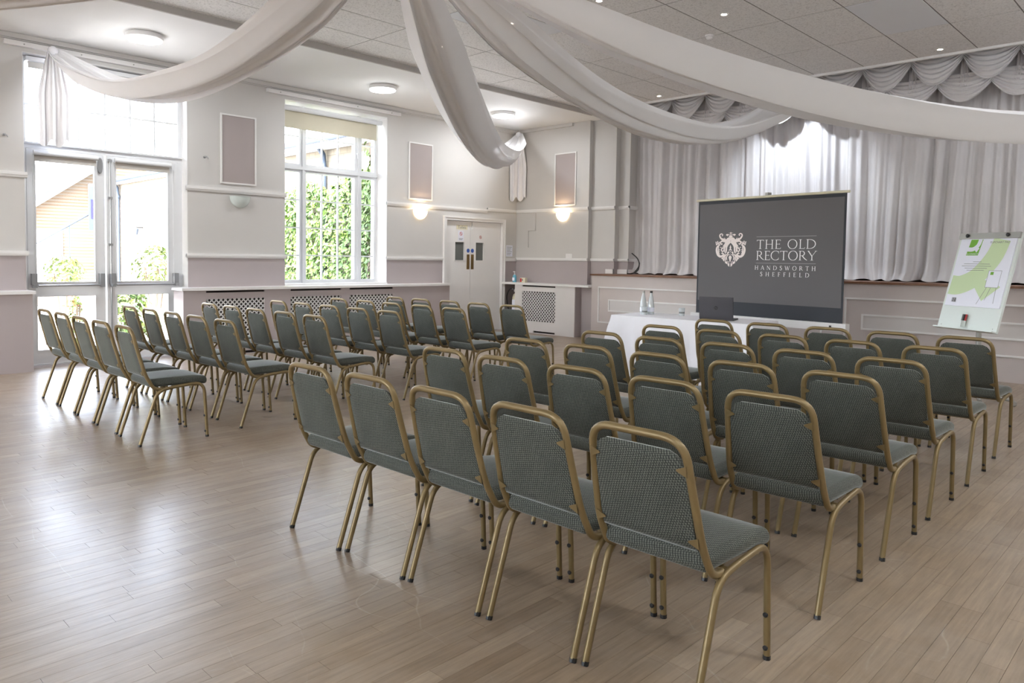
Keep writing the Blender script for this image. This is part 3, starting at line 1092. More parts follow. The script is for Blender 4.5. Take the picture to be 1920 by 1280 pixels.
def sconce(label, pos, wall, lit):
    w = thing('wall_light', label, 'wall light', pos, 0 if wall == 'x' else R_(-90), 'half-bowl wall lights')
    # half bowl, open to the top, flat against the wall (local +x is out of the wall)
    n, m = 16, 8
    R = 0.155

    def bowl(r):
        def fn(u, v):
            a = -math.pi / 2 + math.pi * u
            t = v * math.pi / 2
            return (r * 0.62 * math.cos(a) * math.cos(t) + 0.003, r * math.sin(a) * math.cos(t), -r * 1.05 * math.sin(t))
        return fn
    MB().grid(bowl(R), n, m).grid(bowl(R * 0.95), n, m).build('shade', MT['lampon'] if lit else MT['lampoff'], w, 40)
    MB().box(0, 0.012, -0.05, 0.05, -0.11, -0.01).build('back_plate', MT['cream'] if lit else MT['alu'], w)
    rim = MB().tube([(R * 0.62 * math.cos(-math.pi / 2 + math.pi * k / 16) + 0.004, R * math.sin(-math.pi / 2 + math.pi * k / 16), 0.0) for k in range(17)], 0.005, 6)
    rim.build('rim', MT['cream'] if lit else MT['lampoff'], w)
    if lit:
        ld = bpy.data.lights.new('bulb', 'POINT')
        ld.energy = 7.0
        ld.color = (1.0, 0.76, 0.46)
        ld.shadow_soft_size = 0.04
        lo = bpy.data.objects.new('bulb', ld)
        COL.objects.link(lo)
        lo.parent = w
        lo.location = (0.07, 0, 0.02)


sconce('unlit frosted half-bowl wall light left of the window', (XW, 5.105, 2.225), 'x', False)
sconce('glowing half-bowl wall light left of the toilet door', (XW, 8.46, 2.225), 'x', True)
sconce('glowing half-bowl wall light on the wall beside the stage', (-8.94, YB, 2.27), 'y', True)
for (y, z, lab) in ((4.59, 2.735, 'small metal wall hook right of the garden door'), (2.21, 2.74, 'small metal wall hook left of the garden door')):
    h = thing('wall_hook', lab, 'hook', (XW, y, z), 0, 'wall hooks')
    MB().lathe([(0.016, 0), (0.016, 0.006), (0.007, 0.008), (0.006, 0.05), (0.012, 0.055), (0.010, 0.07)], (0, 0, 0), 12, None, 'x').build('hook_stem', MT['chrome'], h, 40)
    MB().tube([(0.055, 0, 0), (0.06, 0.02, -0.01), (0.055, 0.028, -0.03)], 0.006, 6).build('hook_tip', MT['chrome'], h)
sw = thing('light_switch', 'white switch plate on the back wall above the lower rail', 'switch', (-8.78, YB, 1.46))
MB().box(-0.073, 0.073, -0.01, 0, -0.043, 0.043).build('plate', MT['white'], sw)
MB().box(-0.03, -0.01, -0.014, -0.01, -0.015, 0.015).box(0.01, 0.03, -0.014, -0.01, -0.015, 0.015).build('rocker', MT['white'], sw)
nt_ = thing('wall_notice', 'small white paper notice in the corner by the toilet door', 'notice', (XW, 10.76, 1.55))
MB().box(0, 0.002, -0.09, 0.09, -0.11, 0.11).build('sheet', MT['paper'], nt_)
q = MB()
for k in range(6):
    q.box(0.002, 0.0025, -0.07, 0.07 - 0.02 * (k % 3), 0.07 - k * 0.03, 0.078 - k * 0.03)
q.build('print', MT['ink'], nt_)
pipe = MB().tube([(-9.62, YB - 0.012, 2.28), (-9.62, YB - 0.012, 1.95), (-9.80, YB - 0.012, 1.95), (-9.80, YB - 0.012, 1.62)], 0.008, 8)
tag(pipe.build('cable_conduit', MT['wall']), 'thin painted cable conduit bent across the back wall', 'conduit')

# hand-gel bottle and small carton on the shelf, extinguisher below
g = thing('sanitiser_bottle', 'blue hand-gel pump bottle on the shelf beside the toilet door', 'bottle', (-9.90, 10.68, 0.94))
MB().lathe([(0.036, 0), (0.038, 0.01), (0.038, 0.11), (0.028, 0.135), (0.014, 0.145)], (0, 0, 0), 18).build('bottle_body', MT['bottleblue'], g, 40)
MB().lathe([(0.016, 0.145), (0.016, 0.165), (0.006, 0.168), (0.006, 0.195), (0.014, 0.196), (0.012, 0.21)], (0, 0, 0), 12).box(-0.04, 0.0, -0.006, 0.006, 0.197, 0.208).build('pump', MT['white'], g, 40)
MB().box(-0.028, 0.028, -0.039, -0.036, 0.03, 0.09).build('label_print', MT['paper'], g)
g = thing('small_carton', 'small cream carton with red print on the shelf', 'carton', (-9.68, 10.70, 0.94), R_(8))
MB().box(-0.06, 0.06, -0.04, 0.04, 0, 0.09).build('carton_body', MT['cream'], g)
MB().box(-0.055, -0.02, -0.042, -0.04, 0.01, 0.08).build('print', MT['red'], g)
MB().box(-0.012, 0.01, -0.042, -0.04, 0.03, 0.07).build('print', MT['ink'], g)
g = thing('fire_extinguisher', 'cream fire extinguisher with black hose in the corner', 'extinguisher', (-9.90, 10.74, 0.0))
MB().lathe([(0.075, 0.22), (0.08, 0.24), (0.08, 0.64), (0.06, 0.70), (0.03, 0.72), (0.03, 0.75)], (0, 0, 0), 20).build('cylinder', MT['cream'], g, 40)
MB().box(-0.015, 0.015, -0.06, 0.03, 0.75, 0.80).box(-0.01, 0.01, -0.12, 0.0, 0.80, 0.82).build('valve_head', MT['chrome'], g)
MB().box(-0.04, 0.04, -0.083, -0.079, 0.40, 0.60).build('label_band', MT['paper'], g)
MB().tube(spline([(-0.02, -0.03, 0.78), (-0.12, -0.06, 0.80), (-0.19, -0.07, 0.66), (-0.17, -0.06, 0.45), (-0.11, -0.05, 0.30)], 6), 0.012, 8).build('hose', MT['black'], g, 60)
MB().box(-0.10, 0.10, -0.10, 0.10, 0.0, 0.22).build('stand', MT['mauve'], g)


# ------------------------------------------------------------------ banquet chairs
def make_chair():
    c = thing('banquet_chair', 'chair', 'chair')
    r = 0.0115
    hw = 0.207                                        # half distance between the leg centres
    for sx in (-1, 1):
        x = sx * hw
        prof = [(0.0, 0.012), (0.115, 0.345), (0.19, 0.405), (0.36, 0.418), (0.455, 0.40), (0.482, 0.28), (0.492, 0.012)]
        rear = fillet([(x, 0.0, 0.012), (x, 0.128, 0.392), (x, 0.26, 0.409)], 0.11, 7)
        front = fillet([(x, 0.26, 0.409), (x, 0.468, 0.424), (x, 0.492, 0.012)], 0.085, 8)
        lr = MB().tube(rear, r, 8, None, True, True, (1, 0, 0)).build('leg', MT['gold'], c, 50)
        MB().tube([(x, -0.003, 0.0), (x, 0.002, 0.015)], r * 1.06, 8, None, True, True, (1, 0, 0)).build('foot_cap', MT['black'], lr)
        lf = MB().tube(front, r, 8, None, True, True, (1, 0, 0)).build('leg', MT['gold'], c, 50)
        MB().tube([(x, 0.492, 0.0), (x, 0.492, 0.015)], r * 1.06, 8, None, True, True, (1, 0, 0)).build('foot_cap', MT['black'], lf)
        for z in (0.045, 0.165):
            st2 = MB().lathe([(0.009, 0), (0.009, 0.006), (0.005, 0.009)], (0, 0, 0), 10, None, 'y')
            o = st2.build('rubber_stud', MT['black'], lf)
            o.location = (x, 0.492 - r - 0.009 + 0.001 * z, z)
            o.rotation_euler = (0, 0, math.pi)
            o.location = (x, 0.4925 - 0.024 * z / 0.41 - r + 0.002, z)
    # back loop
    half = [(0.193, 0.175, 0.398), (0.196, 0.105, 0.405), (0.193, 0.045, 0.512), (0.181, -0.003, 0.695), (0.172, -0.041, 0.852), (0.0, -0.041, 0.854)]
    left = [(-p[0], p[1], p[2]) for p in half[:-1]]
    path = left + [(p[0], p[1], p[2]) for p in reversed(half[:-1])]
    rad = [0, 0.075, 0.05, 0.05, 0.105, 0.105, 0.05, 0.05, 0.075, 0]
    loop = fillet(path, rad, 7)
    MB().tube(loop, 0.0125, 8, None, True, True, (1, 0, 0)).build('back_frame', MT['gold'], c, 50)

    # backrest pad lies in the leaning plane of the loop
    def yb(z):
        pts = [(0.40, 0.108), (0.512, 0.045), (0.695, -0.003), (0.86, -0.043)]
        for (z0, y0), (z1, y1) in zip(pts, pts[1:]):
            if z <= z1:
                return y0 + (y1 - y0) * (z - z0) / (z1 - z0)
        return pts[-1][1]

    def pad(u, v):
        # u across, v up; outline with rounded top corners
        z = 0.492 + 0.320 * v
        wtop = 0.176 - 0.011 * v
        if v > 0.72:
            t = (v - 0.72) / 0.28
            wtop -= 0.05 * (1 - math.sqrt(max(0, 1 - t * t)))
        return wtop * (2 * u - 1), z
    nu, nv = 12, 26
    vs, fs = [], []
    for side in (-1, 1):
        for j in range(nv + 1):
            for i in range(nu + 1):
                x, z = pad(i / nu, j / nv)
                eu = min(i, nu - i) / nu
                ev = min(j, nv - j) / nv
                edge = min(1.0, min(eu * nu / 2.0, ev * nv / 3.0))
                th = 0.005 + 0.009 * math.sin(edge * math.pi / 2) + (0.010 * math.sin(math.pi * i / nu) * math.sin(math.pi * j / nv) if side > 0 else 0.0)
                vs.append((x, yb(z) + side * th, z))
    W = nu + 1
    off = W * (nv + 1)
    for j in range(nv):
        for i in range(nu):
            a = j * W + i
            fs.append((a, a + 1, a + W + 1, a + W))
            b = off + a
            fs.append((b, b + W, b + W + 1, b + 1))
    ring = [i for i in range(W)] + [j * W + nu for j in range(1, nv + 1)] + [nv * W + i for i in range(nu - 1, -1, -1)] + [j * W for j in range(nv - 1, 0, -1)]
    for k in range(len(ring)):
        a, b = ring[k], ring[(k + 1) % len(ring)]
        fs.append((a, off + a, off + b, b))
    MB().add(vs, fs).build('backrest', MT['fabric'], c, 60)
    for sx in (-1, 1):
        for z in (0.525, 0.755):
            xo = 0.190 if z < 0.6 else 0.177
            tri = [(xo, z - 0.018), (xo - 0.032, z - 0.004), (xo - 0.036, z), (xo - 0.032, z + 0.004), (xo, z + 0.018)]
            y = yb(z) - 0.016
            MB().prism([(sx * p[0], p[1]) for p in tri], (0, y, 0), (1, 0, 0), (0, -0.22, 1), (0, 0.003, 0)).build('bracket', MT['gold'], c).location = (0, 0.22 * z, 0)

    # seat cushion: domed, with a waterfall front edge
    def warp(w):
        x, y, z = w
        dome = 0.010 * (1 - (x / 0.21) ** 2) * (1 - (y / 0.23) ** 2)
        if z > 0:
            z += dome
        z -= 0.016 * max(0, (y - 0.10) / 0.12) ** 2
        x *= 1 + 0.03 * (y / 0.22)
        return (x, y, z)
    MB().rbox((0, 0.285, 0.446), 0.203, 0.215, 0.031, 0.028, 5, None, warp).build('seat', MT['fabric'], c, 60)
    for (y, z) in ((0.20, 0.401), (0.40, 0.407)):
        MB().tube([(-hw, y, z), (hw, y, z)], 0.009, 8).build('seat_rail', MT['gold'], c, 40)
    return c


def kids(o):
    return [x for x in bpy.data.objects if x.parent == o]


def tree(o):
    return (o, [tree(k) for k in kids(o)])


def copy_tree(t, parent=None):
    o, ch = t
    c = o.copy()
    COL.objects.link(c)
    c.parent = parent
    for k in ch:
        copy_tree(k, c)
    return c


proto = make_chair()
ptree = tree(proto)
ROWN = ['back row', 'second row from the back', 'third row from the back', 'fourth row from the back', 'second row from the front', 'front row']
COLN = ['at the right end', 'second from right', 'in the middle', 'second from left', 'at the left end']
RIGHT = [(-1.29, 0.460, 2.00, -0.010), (-1.278, 0.484, 2.915, -0.004), (-1.296, 0.493, 3.715, -0.010), (-1.302, 0.486, 4.51, -0.012),
         (-1.312, 0.485, 5.385, -0.020), (-1.338, 0.488, 6.32, -0.016)]
LEFT = [(-5.706, 0.515, 2.015, 0.002), (-5.775, 0.520, 2.81, -0.001), (-5.765, 0.526, 3.635, 0.002), (-5.845, 0.522, 4.53, -0.004),
        (-5.82, 0.538, 5.37, 0.003), (-5.79, 0.522, 6.23, -0.008)]
rc = random.Random(3)
first = True
for block, rows_ in (('right', RIGHT), ('left', LEFT)):
    for i, (x0, p, y0, sl) in enumerate(rows_):
        for k in range(5):
            o = proto if first else copy_tree(ptree)
            first = False
            o.location = (x0 - k * p + rc.uniform(-0.006, 0.006), y0 + k * sl + rc.uniform(-0.012, 0.012), 0)
            o.rotation_euler = (0, 0, R_(rc.uniform(-1.2, 1.2)))
            lab = 'green padded chair, %s block, %s, %s' % (block, ROWN[i], COLN[k])
            tag(o, lab, 'chair', 'chairs in the %s block' % block)


# ------------------------------------------------------------------ lettering: a small stroke-built serif alphabet
def ribbon(mb, pts, widths, org, ux, uy, nrm, lift, mat=None):
    """flat stroke of varying width through 2-D points, laid on a plane"""
    n = len(pts)
    L, Rr = [], []
    for i in range(n):
        a, b = pts[max(i - 1, 0)], pts[min(i + 1, n - 1)]
        tx, ty = b[0] - a[0], b[1] - a[1]
        l = math.hypot(tx, ty) or 1
        nx_, ny_ = -ty / l, tx / l
        w = widths[i] / 2
        L.append((pts[i][0] + nx_ * w, pts[i][1] + ny_ * w))
        Rr.append((pts[i][0] - nx_ * w, pts[i][1] - ny_ * w))
    o, ux, uy, nr = Vector(org), Vector(ux), Vector(uy), Vector(nrm)
    v = [o + ux * p[0] + uy * p[1] + nr * lift for p in L] + [o + ux * p[0] + uy * p[1] + nr * lift for p in Rr]
    f = [(n + i, n + i + 1, i + 1, i) for i in range(n - 1)]
    mb.add(v, f, mat)


TK, TN = 0.105, 0.042


def arc(cx, cy, rx, ry, a0, a1, n=22, tk=TK, tn=TN):
    pts, ws = [], []
    for k in range(n + 1):
        a = R_(a0 + (a1 - a0) * k / n)
        pts.append((cx + rx * math.cos(a), cy + ry * math.sin(a)))
        ws.append(tn + (tk - tn) * abs(math.cos(a)) ** 1.3)
    return pts, ws


def ln(x0, y0, x1, y1, w):
    return [(x0, y0), (x1, y1)], [w, w]


def stem(x, serif=True, y0=0.0, y1=1.0):
    out = [ln(x, y0, x, y1, TK)]
    if serif:
        out += [ln(x - 0.13, y0 + 0.015, x + 0.13, y0 + 0.015, 0.035), ln(x - 0.13, y1 - 0.015, x + 0.13, y1 - 0.015, 0.035)]
    return out


GLY = {
    'T': (0.78, [ln(0.39, 0, 0.39, 1, TK), ln(0.26, 0.015, 0.52, 0.015, 0.035), ln(0.03, 0.975, 0.75, 0.975, 0.05), ln(0.045, 0.84, 0.03, 0.99, 0.035), ln(0.735, 0.84, 0.75, 0.99, 0.035)]),
    'H': (0.92, stem(0.15) + stem(0.75) + [ln(0.15, 0.51, 0.75, 0.51, TN)]),
    'E': (0.62, stem(0.15) + [ln(0.15, 0.975, 0.56, 0.975, 0.045), ln(0.15, 0.52, 0.48, 0.52, TN), ln(0.15, 0.022, 0.58, 0.022, 0.045), ln(0.55, 0.84, 0.565, 0.99, 0.035), ln(0.48, 0.44, 0.48, 0.60, 0.03), ln(0.60, 0.16, 0.57, 0.0, 0.035)]),
    'F': (0.58, stem(0.15) + [ln(0.15, 0.975, 0.55, 0.975, 0.045), ln(0.15, 0.52, 0.46, 0.52, TN), ln(0.54, 0.84, 0.555, 0.99, 0.035), ln(0.46, 0.44, 0.46, 0.60, 0.03)]),
    'L': (0.60, stem(0.15) + [ln(0.15, 0.022, 0.56, 0.022, 0.045), ln(0.585, 0.18, 0.55, 0.0, 0.035)]),
    'I': (0.32, stem(0.16)),
    'O': (1.02, [arc(0.51, 0.5, 0.43, 0.50, 0, 360, 36)]),
    'D': (0.98, stem(0.15) + [arc(0.33, 0.5, 0.54, 0.478, -90, 90, 26), ln(0.15, 0.978, 0.36, 0.978, TN), ln(0.15, 0.022, 0.36, 0.022, TN)]),
    'C': (0.92, [arc(0.52, 0.5, 0.46, 0.50, 48, 312, 30), ln(0.83, 0.70, 0.84, 0.97, 0.035), ln(0.83, 0.28, 0.85, 0.10, 0.03)]),
    'R': (0.84, stem(0.15) + [arc(0.33, 0.735, 0.24, 0.243, -90, 90, 18), ln(0.15, 0.978, 0.35, 0.978, TN), ln(0.15, 0.49, 0.35, 0.49, TN), ([(0.36, 0.49), (0.60, 0.18), (0.84, 0.0)], [TK, TK * 0.95, TN])]),
    'Y': (0.84, [ln(0.42, 0, 0.42, 0.46, TK), ln(0.29, 0.015, 0.55, 0.015, 0.035), ln(0.06, 1, 0.42, 0.44, TK), ln(0.80, 1, 0.42, 0.44, TN), ln(-0.03, 0.985, 0.18, 0.985, 0.03), ln(0.68, 0.985, 0.90, 0.985, 0.03)]),
    'A': (0.88, [ln(0.07, 0, 0.43, 1.02, TN), ln(0.42, 1.02, 0.80, 0, TK), ln(0.20, 0.34, 0.66, 0.34, TN), ln(-0.03, 0.015, 0.18, 0.015, 0.03), ln(0.67, 0.015, 0.92, 0.015, 0.03)]),
    'N': (0.98, [ln(0.14, 0, 0.14, 1, TN), ln(0.14, 1, 0.82, 0, TK), ln(0.82, 0, 0.82, 1, TN), ln(0.02, 0.015, 0.26, 0.015, 0.03), ln(0.70, 0.985, 0.94, 0.985, 0.03)]),
    'S': (0.64, [(spline([(0.54, 0.80), (0.50, 0.93), (0.34, 0.985), (0.15, 0.90), (0.12, 0.74), (0.30, 0.56), (0.48, 0.42), (0.54, 0.25), (0.42, 0.06), (0.24, 0.01), (0.09, 0.08), (0.05, 0.24)], 4), None)]),
    'W': (1.18, [ln(0.06, 1, 0.36, 0, TK), ln(0.36, 0, 0.59, 0.92, TN), ln(0.57, 0.98, 0.84, 0, TK), ln(0.84, 0, 1.10, 1, TN), ln(-0.03, 0.985, 0.18, 0.985, 0.03), ln(0.99, 0.985, 1.20, 0.985, 0.03)]),
}


def serif_text(body, height, centre_x, base_y, track, org, ux, uy, nrm, bold=1.0, fit=None):
    ws = [GLY[ch][0] if ch != ' ' else 0.42 for ch in body]
    total = sum(ws) + track * (len(body) - 1)
    sx = height if not fit else fit / total
    x = centre_x - total * sx / 2
    k = 0
    for ch, w in zip(body, ws):
        mb = MB()
        if ch != ' ':
            for pts, wd in GLY[ch][1]:
                if wd is None:
                    m = len(pts)
                    wd = [TN + (TK - TN) * math.sin(math.pi * i / (m - 1)) for i in range(m)]
                ribbon(mb, [(x + p[0] * sx, base_y + p[1] * height) for p in pts], [q * height * bold for q in wd], org, ux, uy, nrm, 0.0006 + 0.00008 * (k % 7))
                k += 1
            mb.build('letter', MT['letter'], slide)
        x += (w + track) * sx


CREST = [
    ([(470, 360), (400, 372), (330, 345), (282, 290), (264, 240), (277, 203), (315, 188), (348, 208), (343, 238), (322, 244)], [20, 40, 44, 42, 36, 30, 26, 24, 22, 16]),
    ([(400, 300), (415, 335), (440, 365)], [8, 22, 10]), ([(350, 310), (380, 340), (420, 368)], [8, 22, 10]),
    ([(580, 345), (520, 352), (450, 405), (350, 398), (300, 425), (298, 468), (330, 492), (352, 470)], [80, 95, 66, 44, 36, 34, 28, 20]),
    ([(560, 380), (490, 440), (420, 520), (360, 560)], [120, 100, 66, 12]),
    ([(540, 420), (490, 500), (465, 590), (460, 690), (440, 775)], [90, 66, 46, 44, 8]),
    ([(445, 500), (410, 590), (405, 660), (425, 745)], [46, 44, 42, 10]),
    ([(400, 590), (345, 610), (325, 660), (350, 705), (385, 690), (380, 655)], [26, 32, 32, 28, 22, 14]),
    ([(288, 512), (225, 545), (188, 620), (195, 720), (235, 810), (300, 852), (360, 830), (382, 785), (352, 750), (325, 770)], [12, 44, 56, 62, 62, 56, 46, 38, 30, 18]),
    ([(245, 545), (240, 640), (245, 730), (280, 790)], [14, 26, 30, 12]), ([(290, 580), (325, 590)], [26, 8]), ([(255, 650), (290, 665)], [20, 6]), ([(255, 700), (285, 712)], [18, 6]),
    ([(155, 412), (165, 470), (175, 525)], [18, 22, 16]), ([(205, 395), (212, 440), (218, 490)], [24, 20, 18]), ([(266, 415), (256, 460), (246, 500)], [18, 20, 16]), ([(168, 505), (215, 478), (272, 500)], [26, 30, 24]), ([(160, 430), (212, 440), (262, 432)], [10, 12, 10]),
    ([(575, 800), (470, 802), (405, 840), (380, 900), (395, 950), (422, 1002)], [10, 28, 44, 46, 40, 6]),
    ([(445, 830), (428, 890), (440, 950), (470, 1000)], [20, 30, 28, 6]), ([(515, 815), (480, 860), (482, 920), (500, 970)], [16, 26, 22, 6]), ([(470, 850), (462, 900), (475, 950)], [10, 18, 6]),
    ([(440, 1010), (478, 1030), (505, 1075)], [40, 54, 12]), ([(548, 1045), (540, 1095), (562, 1145)], [34, 50, 8]), ([(510, 985), (528, 1010), (540, 1035)], [10, 24, 8]),
    ([(345, 885), (345, 925)], [26, 18]), ([(500, 775), (520, 735), (550, 712)], [34, 44, 14]), ([(410, 775), (415, 800)], [16, 20]),
    ([(530, 672), (555, 660), (578, 640)], [14, 20, 26]), ([(500, 270), (470, 222), (445, 218)], [0.1, 30, 22]), ([(575, 205), (530, 218), (480, 215), (446, 224)], [12, 14, 40, 18]),
    ([(580, 166), (520, 166)], [12, 6]),
]
CREST_MID = [([(580, 520), (580, 590), (580, 665)], [6, 44, 14]), ([(580, 690), (580, 720)], [30, 10]), ([(580, 828), (580, 870), (580, 915), (580, 960), (580, 1025)], [40, 84, 66, 40, 10]),
             ([(580, 228), (580, 265), (580, 298)], [24, 110, 30]), ([(580, 140), (580, 180), (580, 215)], [26, 22, 12]), ([(580, 745), (580, 757)], [20, 20])]

# ------------------------------------------------------------------ tripod projection screen with the slide
SA = R_(-7.6)
sx_, sy_ = Vector((math.cos(SA), math.sin(SA), 0)), Vector((0, 0, 1))
sn = Vector((math.sin(SA), -math.cos(SA), 0))            # towards the audience
SW = 2.03
sc_o = Vector((-4.13, 9.055, 0))                           # centre of the screen on the floor
scr = thing('projection_screen', 'tripod projection screen showing a grey title slide with white crest', 'screen', sc_o, 0)
zb, zt = 0.695, 2.195


def splane(u0, u1, z0, z1, off, th, mat, name, parent):
    m = MB().obox(sx_ * ((u0 + u1) / 2) + sy_ * ((z0 + z1) / 2) + sn * off, sx_, sn, sy_, abs(u1 - u0) / 2, th / 2, (z1 - z0) / 2)
    return m.build(name, mat, parent)


cloth = splane(-SW / 2, SW / 2, zb, zt, 0, 0.003, MT['screenborder'], 'screen_fabric', scr)
slide = splane(-SW / 2 + 0.025, SW / 2 - 0.025, zb + 0.175, zt - 0.045, 0.003, 0.002, MT['screen'], 'slide', scr)
hb = MB().tube([sx_ * (-SW / 2 - 0.03) + sy_ * (zt + 0.012), sx_ * (SW / 2 + 0.03) + sy_ * (zt + 0.012)], 0.016, 10)
hb.build('top_bar', MT['cream'], scr, 40)
cs = MB().obox(sy_ * (zb - 0.045), sx_, sn, sy_, SW / 2 + 0.06, 0.045, 0.045)
cs.build('case', MT['white'], scr)
MB().obox(sx_ * (SW / 2 - 0.12) + sn * 0.047 + sy_ * (zb - 0.04), sx_, sn, sy_, 0.012, 0.004, 0.012).build('case_catch', MT['black'], scr)
pl = MB().tube([-sn * 0.06 + sy_ * 0.25, -sn * 0.06 + sy_ * (zt + 0.05)], 0.014, 10)
pl.obox(-sn * 0.03 + sy_ * (zt + 0.045), sx_, sn, sy_, 0.02, 0.04, 0.018)
pl.build('pole', MT['alu'], scr, 40)
for a in (90, 210, 330):
    dv = sx_ * math.cos(R_(a)) - sn * math.sin(R_(a)) * 0.7
    lg = MB().tube([-sn * 0.06 + sy_ * 0.55, -sn * 0.06 + dv * 0.5 + sy_ * 0.012], 0.010, 8)
    lg.build('leg', MT['alu'], scr, 40)
# the slide's crest, lettering and rules (positions as fractions of the slide)
su0, su1 = -SW / 2 + 0.025, SW / 2 - 0.025
sz0, sz1 = zb + 0.175, zt - 0.045
FU = lambda t: su0 + t * (su1 - su0)
FZ = lambda t: sz1 - t * (sz1 - sz0)
cr = MB()
cw = 0.234 * (su1 - su0)
ccx, ccz = FU(0.248), FZ(0.467)
k_ = cw / 870.0
hgt = 0.352 * (sz1 - sz0) / 1010.0
n_ = 0
for pts, wd in CREST:
    for m_ in (-1, 1):
        p2 = spline([(m_ * (580 - p[0]) * -k_, (640 - p[1]) * hgt) for p in pts], 5)
        w2 = [q[0] for q in spline([(w,) for w in wd], 5)]
        ribbon(cr, p2, [max(0.0005, abs(w) * k_) for w in w2], sx_ * ccx + sy_ * ccz, sx_, sy_, sn, 0.0046 + 0.00007 * (n_ % 9))
        n_ += 1
for pts, wd in CREST_MID:
    p2 = spline([((p[0] - 580) * k_, (640 - p[1]) * hgt) for p in pts], 5)
    w2 = [q[0] for q in spline([(w,) for w in wd], 5)]
    ribbon(cr, p2, [abs(w) * k_ for w in w2], sx_ * ccx + sy_ * ccz, sx_, sy_, sn, 0.0053)
cr.build('crest', MT['logo'], slide)
org = sn * 0.0045
H1 = 0.088 * (sz1 - sz0)
tc_ = 0.640
serif_text('THE OLD', H1, FU(tc_), FZ(0.464), 0.10, org, sx_, sy_, sn, 1.0, fit=0.400 * (su1 - su0))
serif_text('RECTORY', H1, FU(tc_), FZ(0.572), 0.04, org, sx_, sy_, sn, 1.0, fit=0.402 * (su1 - su0))
H2 = 0.040 * (sz1 - sz0)
serif_text('HANDSWORTH', H2, FU(tc_ - 0.004), FZ(0.668), 0.62, org, sx_, sy_, sn, 1.25, fit=0.408 * (su1 - su0))
serif_text('SHEFFIELD', H2, FU(tc_ - 0.004), FZ(0.730), 0.78, org, sx_, sy_, sn, 1.25, fit=0.330 * (su1 - su0))
for z in (0.345, 0.603):
    MB().obox(org + sx_ * FU(tc_ - 0.002) + sy_ * FZ(z), sx_, sn, sy_, 0.200 * (su1 - su0), 0.0005, 0.0022).build('rule', MT['logorule'], slide)

# ------------------------------------------------------------------ table with white cloth, laptop, water
TA = R_(3.0)
tb = thing('folding_table', 'folding table hidden under a white cloth before the screen', 'table', (-4.40, 7.78, 0), TA)
TLX, TLY = 0.86, 0.36
MB().box(-TLX, TLX, -TLY, TLY, 0.70, 0.727).build('tabletop', MT['cream'], tb)
for sx in (-1, 1):
    for sy in (-1, 1):
        MB().tube([(sx * 0.74, sy * 0.27, 0.70), (sx * 0.74, sy * 0.27, 0.0)], 0.014, 8).build('leg', MT['alu'], tb)
rt_ = random.Random(9)


def cloth_fn():
    """cloth: flat top, then folds hanging to just above the floor"""
    per = []
    n = 44
    a, b = TLX + 0.004, TLY + 0.004
    corner = 0.03
    segs = [((-a, -b), (a, -b), (0, -1)), ((a, -b), (a, b), (1, 0)), ((a, b), (-a, b), (0, 1)), ((-a, b), (-a, -b), (-1, 0))]
    for (p, q, nn) in segs:
        m = int(n * (abs(q[0] - p[0]) + abs(q[1] - p[1])) / (2 * a))
        for i in range(m):
            t = i / m
            per.append((p[0] + (q[0] - p[0]) * t, p[1] + (q[1] - p[1]) * t, nn, t))
    mb = MB()
    rows_ = 10
    N_ = len(per)
    v = []
    for j in range(rows_ + 1):
        s = j / rows_
        z = 0.735 - s * 0.70
        for i, (x, y, nn, t) in enumerate(per):
            cf = min(t, 1 - t)
            flare = 0.012 + 0.04 * s + 0.030 * s * math.sin(i * 0.9) + 0.018 * s * math.sin(i * 2.3 + 1)
            cornerf = math.exp(-(cf / 0.06) ** 2)
            ox, oy = nn[0] * flare, nn[1] * flare
            if cornerf > 0.02:
                ox += (1 if x > 0 else -1) * 0.10 * cornerf * s
                oy += (1 if y > 0 else -1) * 0.10 * cornerf * s
            v.append((x + ox * min(1, s * 6), y + oy * min(1, s * 6), z + (0.03 * cornerf * s)))
    f = []
    for j in range(rows_):
        for i in range(N_):
            k = (i + 1) % N_
            f.append((j * N_ + i, (j + 1) * N_ + i, (j + 1) * N_ + k, j * N_ + k))
    f.append(tuple(range(N_)))
    mb.add(v, f)
    return mb


tc = cloth_fn().build('tablecloth', MT['cloth'], None, 60)
tc.location, tc.rotation_euler = tb.location, tb.rotation_euler
tag(tc, 'white linen cloth draped over the table to the floor', 'tablecloth')

lp = thing('laptop', 'dark grey laptop open on the white table, lid towards the chairs', 'laptop', (-4.03, 7.66, 0.735), R_(14))
MB().rbox((0, 0.125, 0.009), 0.185, 0.125, 0.009, 0.006, 2).build('base', MT['laptop'], lp, 40)
MB().box(-0.165, 0.165, 0.03, 0.14, 0.018, 0.0195).build('keyboard', MT['black'], lp)
lid = MB().rbox((0, 0, 0.125), 0.187, 0.005, 0.125, 0.004, 2).build('lid', MT['laptop'], lp, 40)
lid.location = (0, -0.003, 0.014)
lid.rotation_euler = (R_(8), 0, 0)
lg = MB().lathe([(0.021, 0), (0.021, 0.0012)], (0, -0.0065, 0.128), 28, None, 'y').build('logo_disc', MT['black'], lid)
text_obj('logo_letters', 'hp', 0.030, (0, -0.0068, 0.129), (R_(90), R_(0), 0), MT['laptop'], lid)
MB().box(-0.17, 0.17, 0.0052, 0.0056, 0.02, 0.235).build('display', MT['black'], lid)


def bottle(label, x, y, capmat):
    b = thing('water_bottle', label, 'bottle', (x, y, 0.735), 0, 'water bottles on the table')
    MB().lathe([(0.036, 0), (0.040, 0.006), (0.040, 0.10), (0.036, 0.135), (0.024, 0.20), (0.0145, 0.245), (0.0145, 0.262)], (0, 0, 0), 20).build('bottle_body', MT['glassware'], b, 40)
    MB().lathe([(0.0405, 0.035), (0.0405, 0.085)], (0, 0, 0), 20).build('label_band', MT['paper'], b, 40)
    MB().lathe([(0.016, 0.262), (0.016, 0.285)], (0, 0, 0), 14).build('cap', capmat, b, 40)


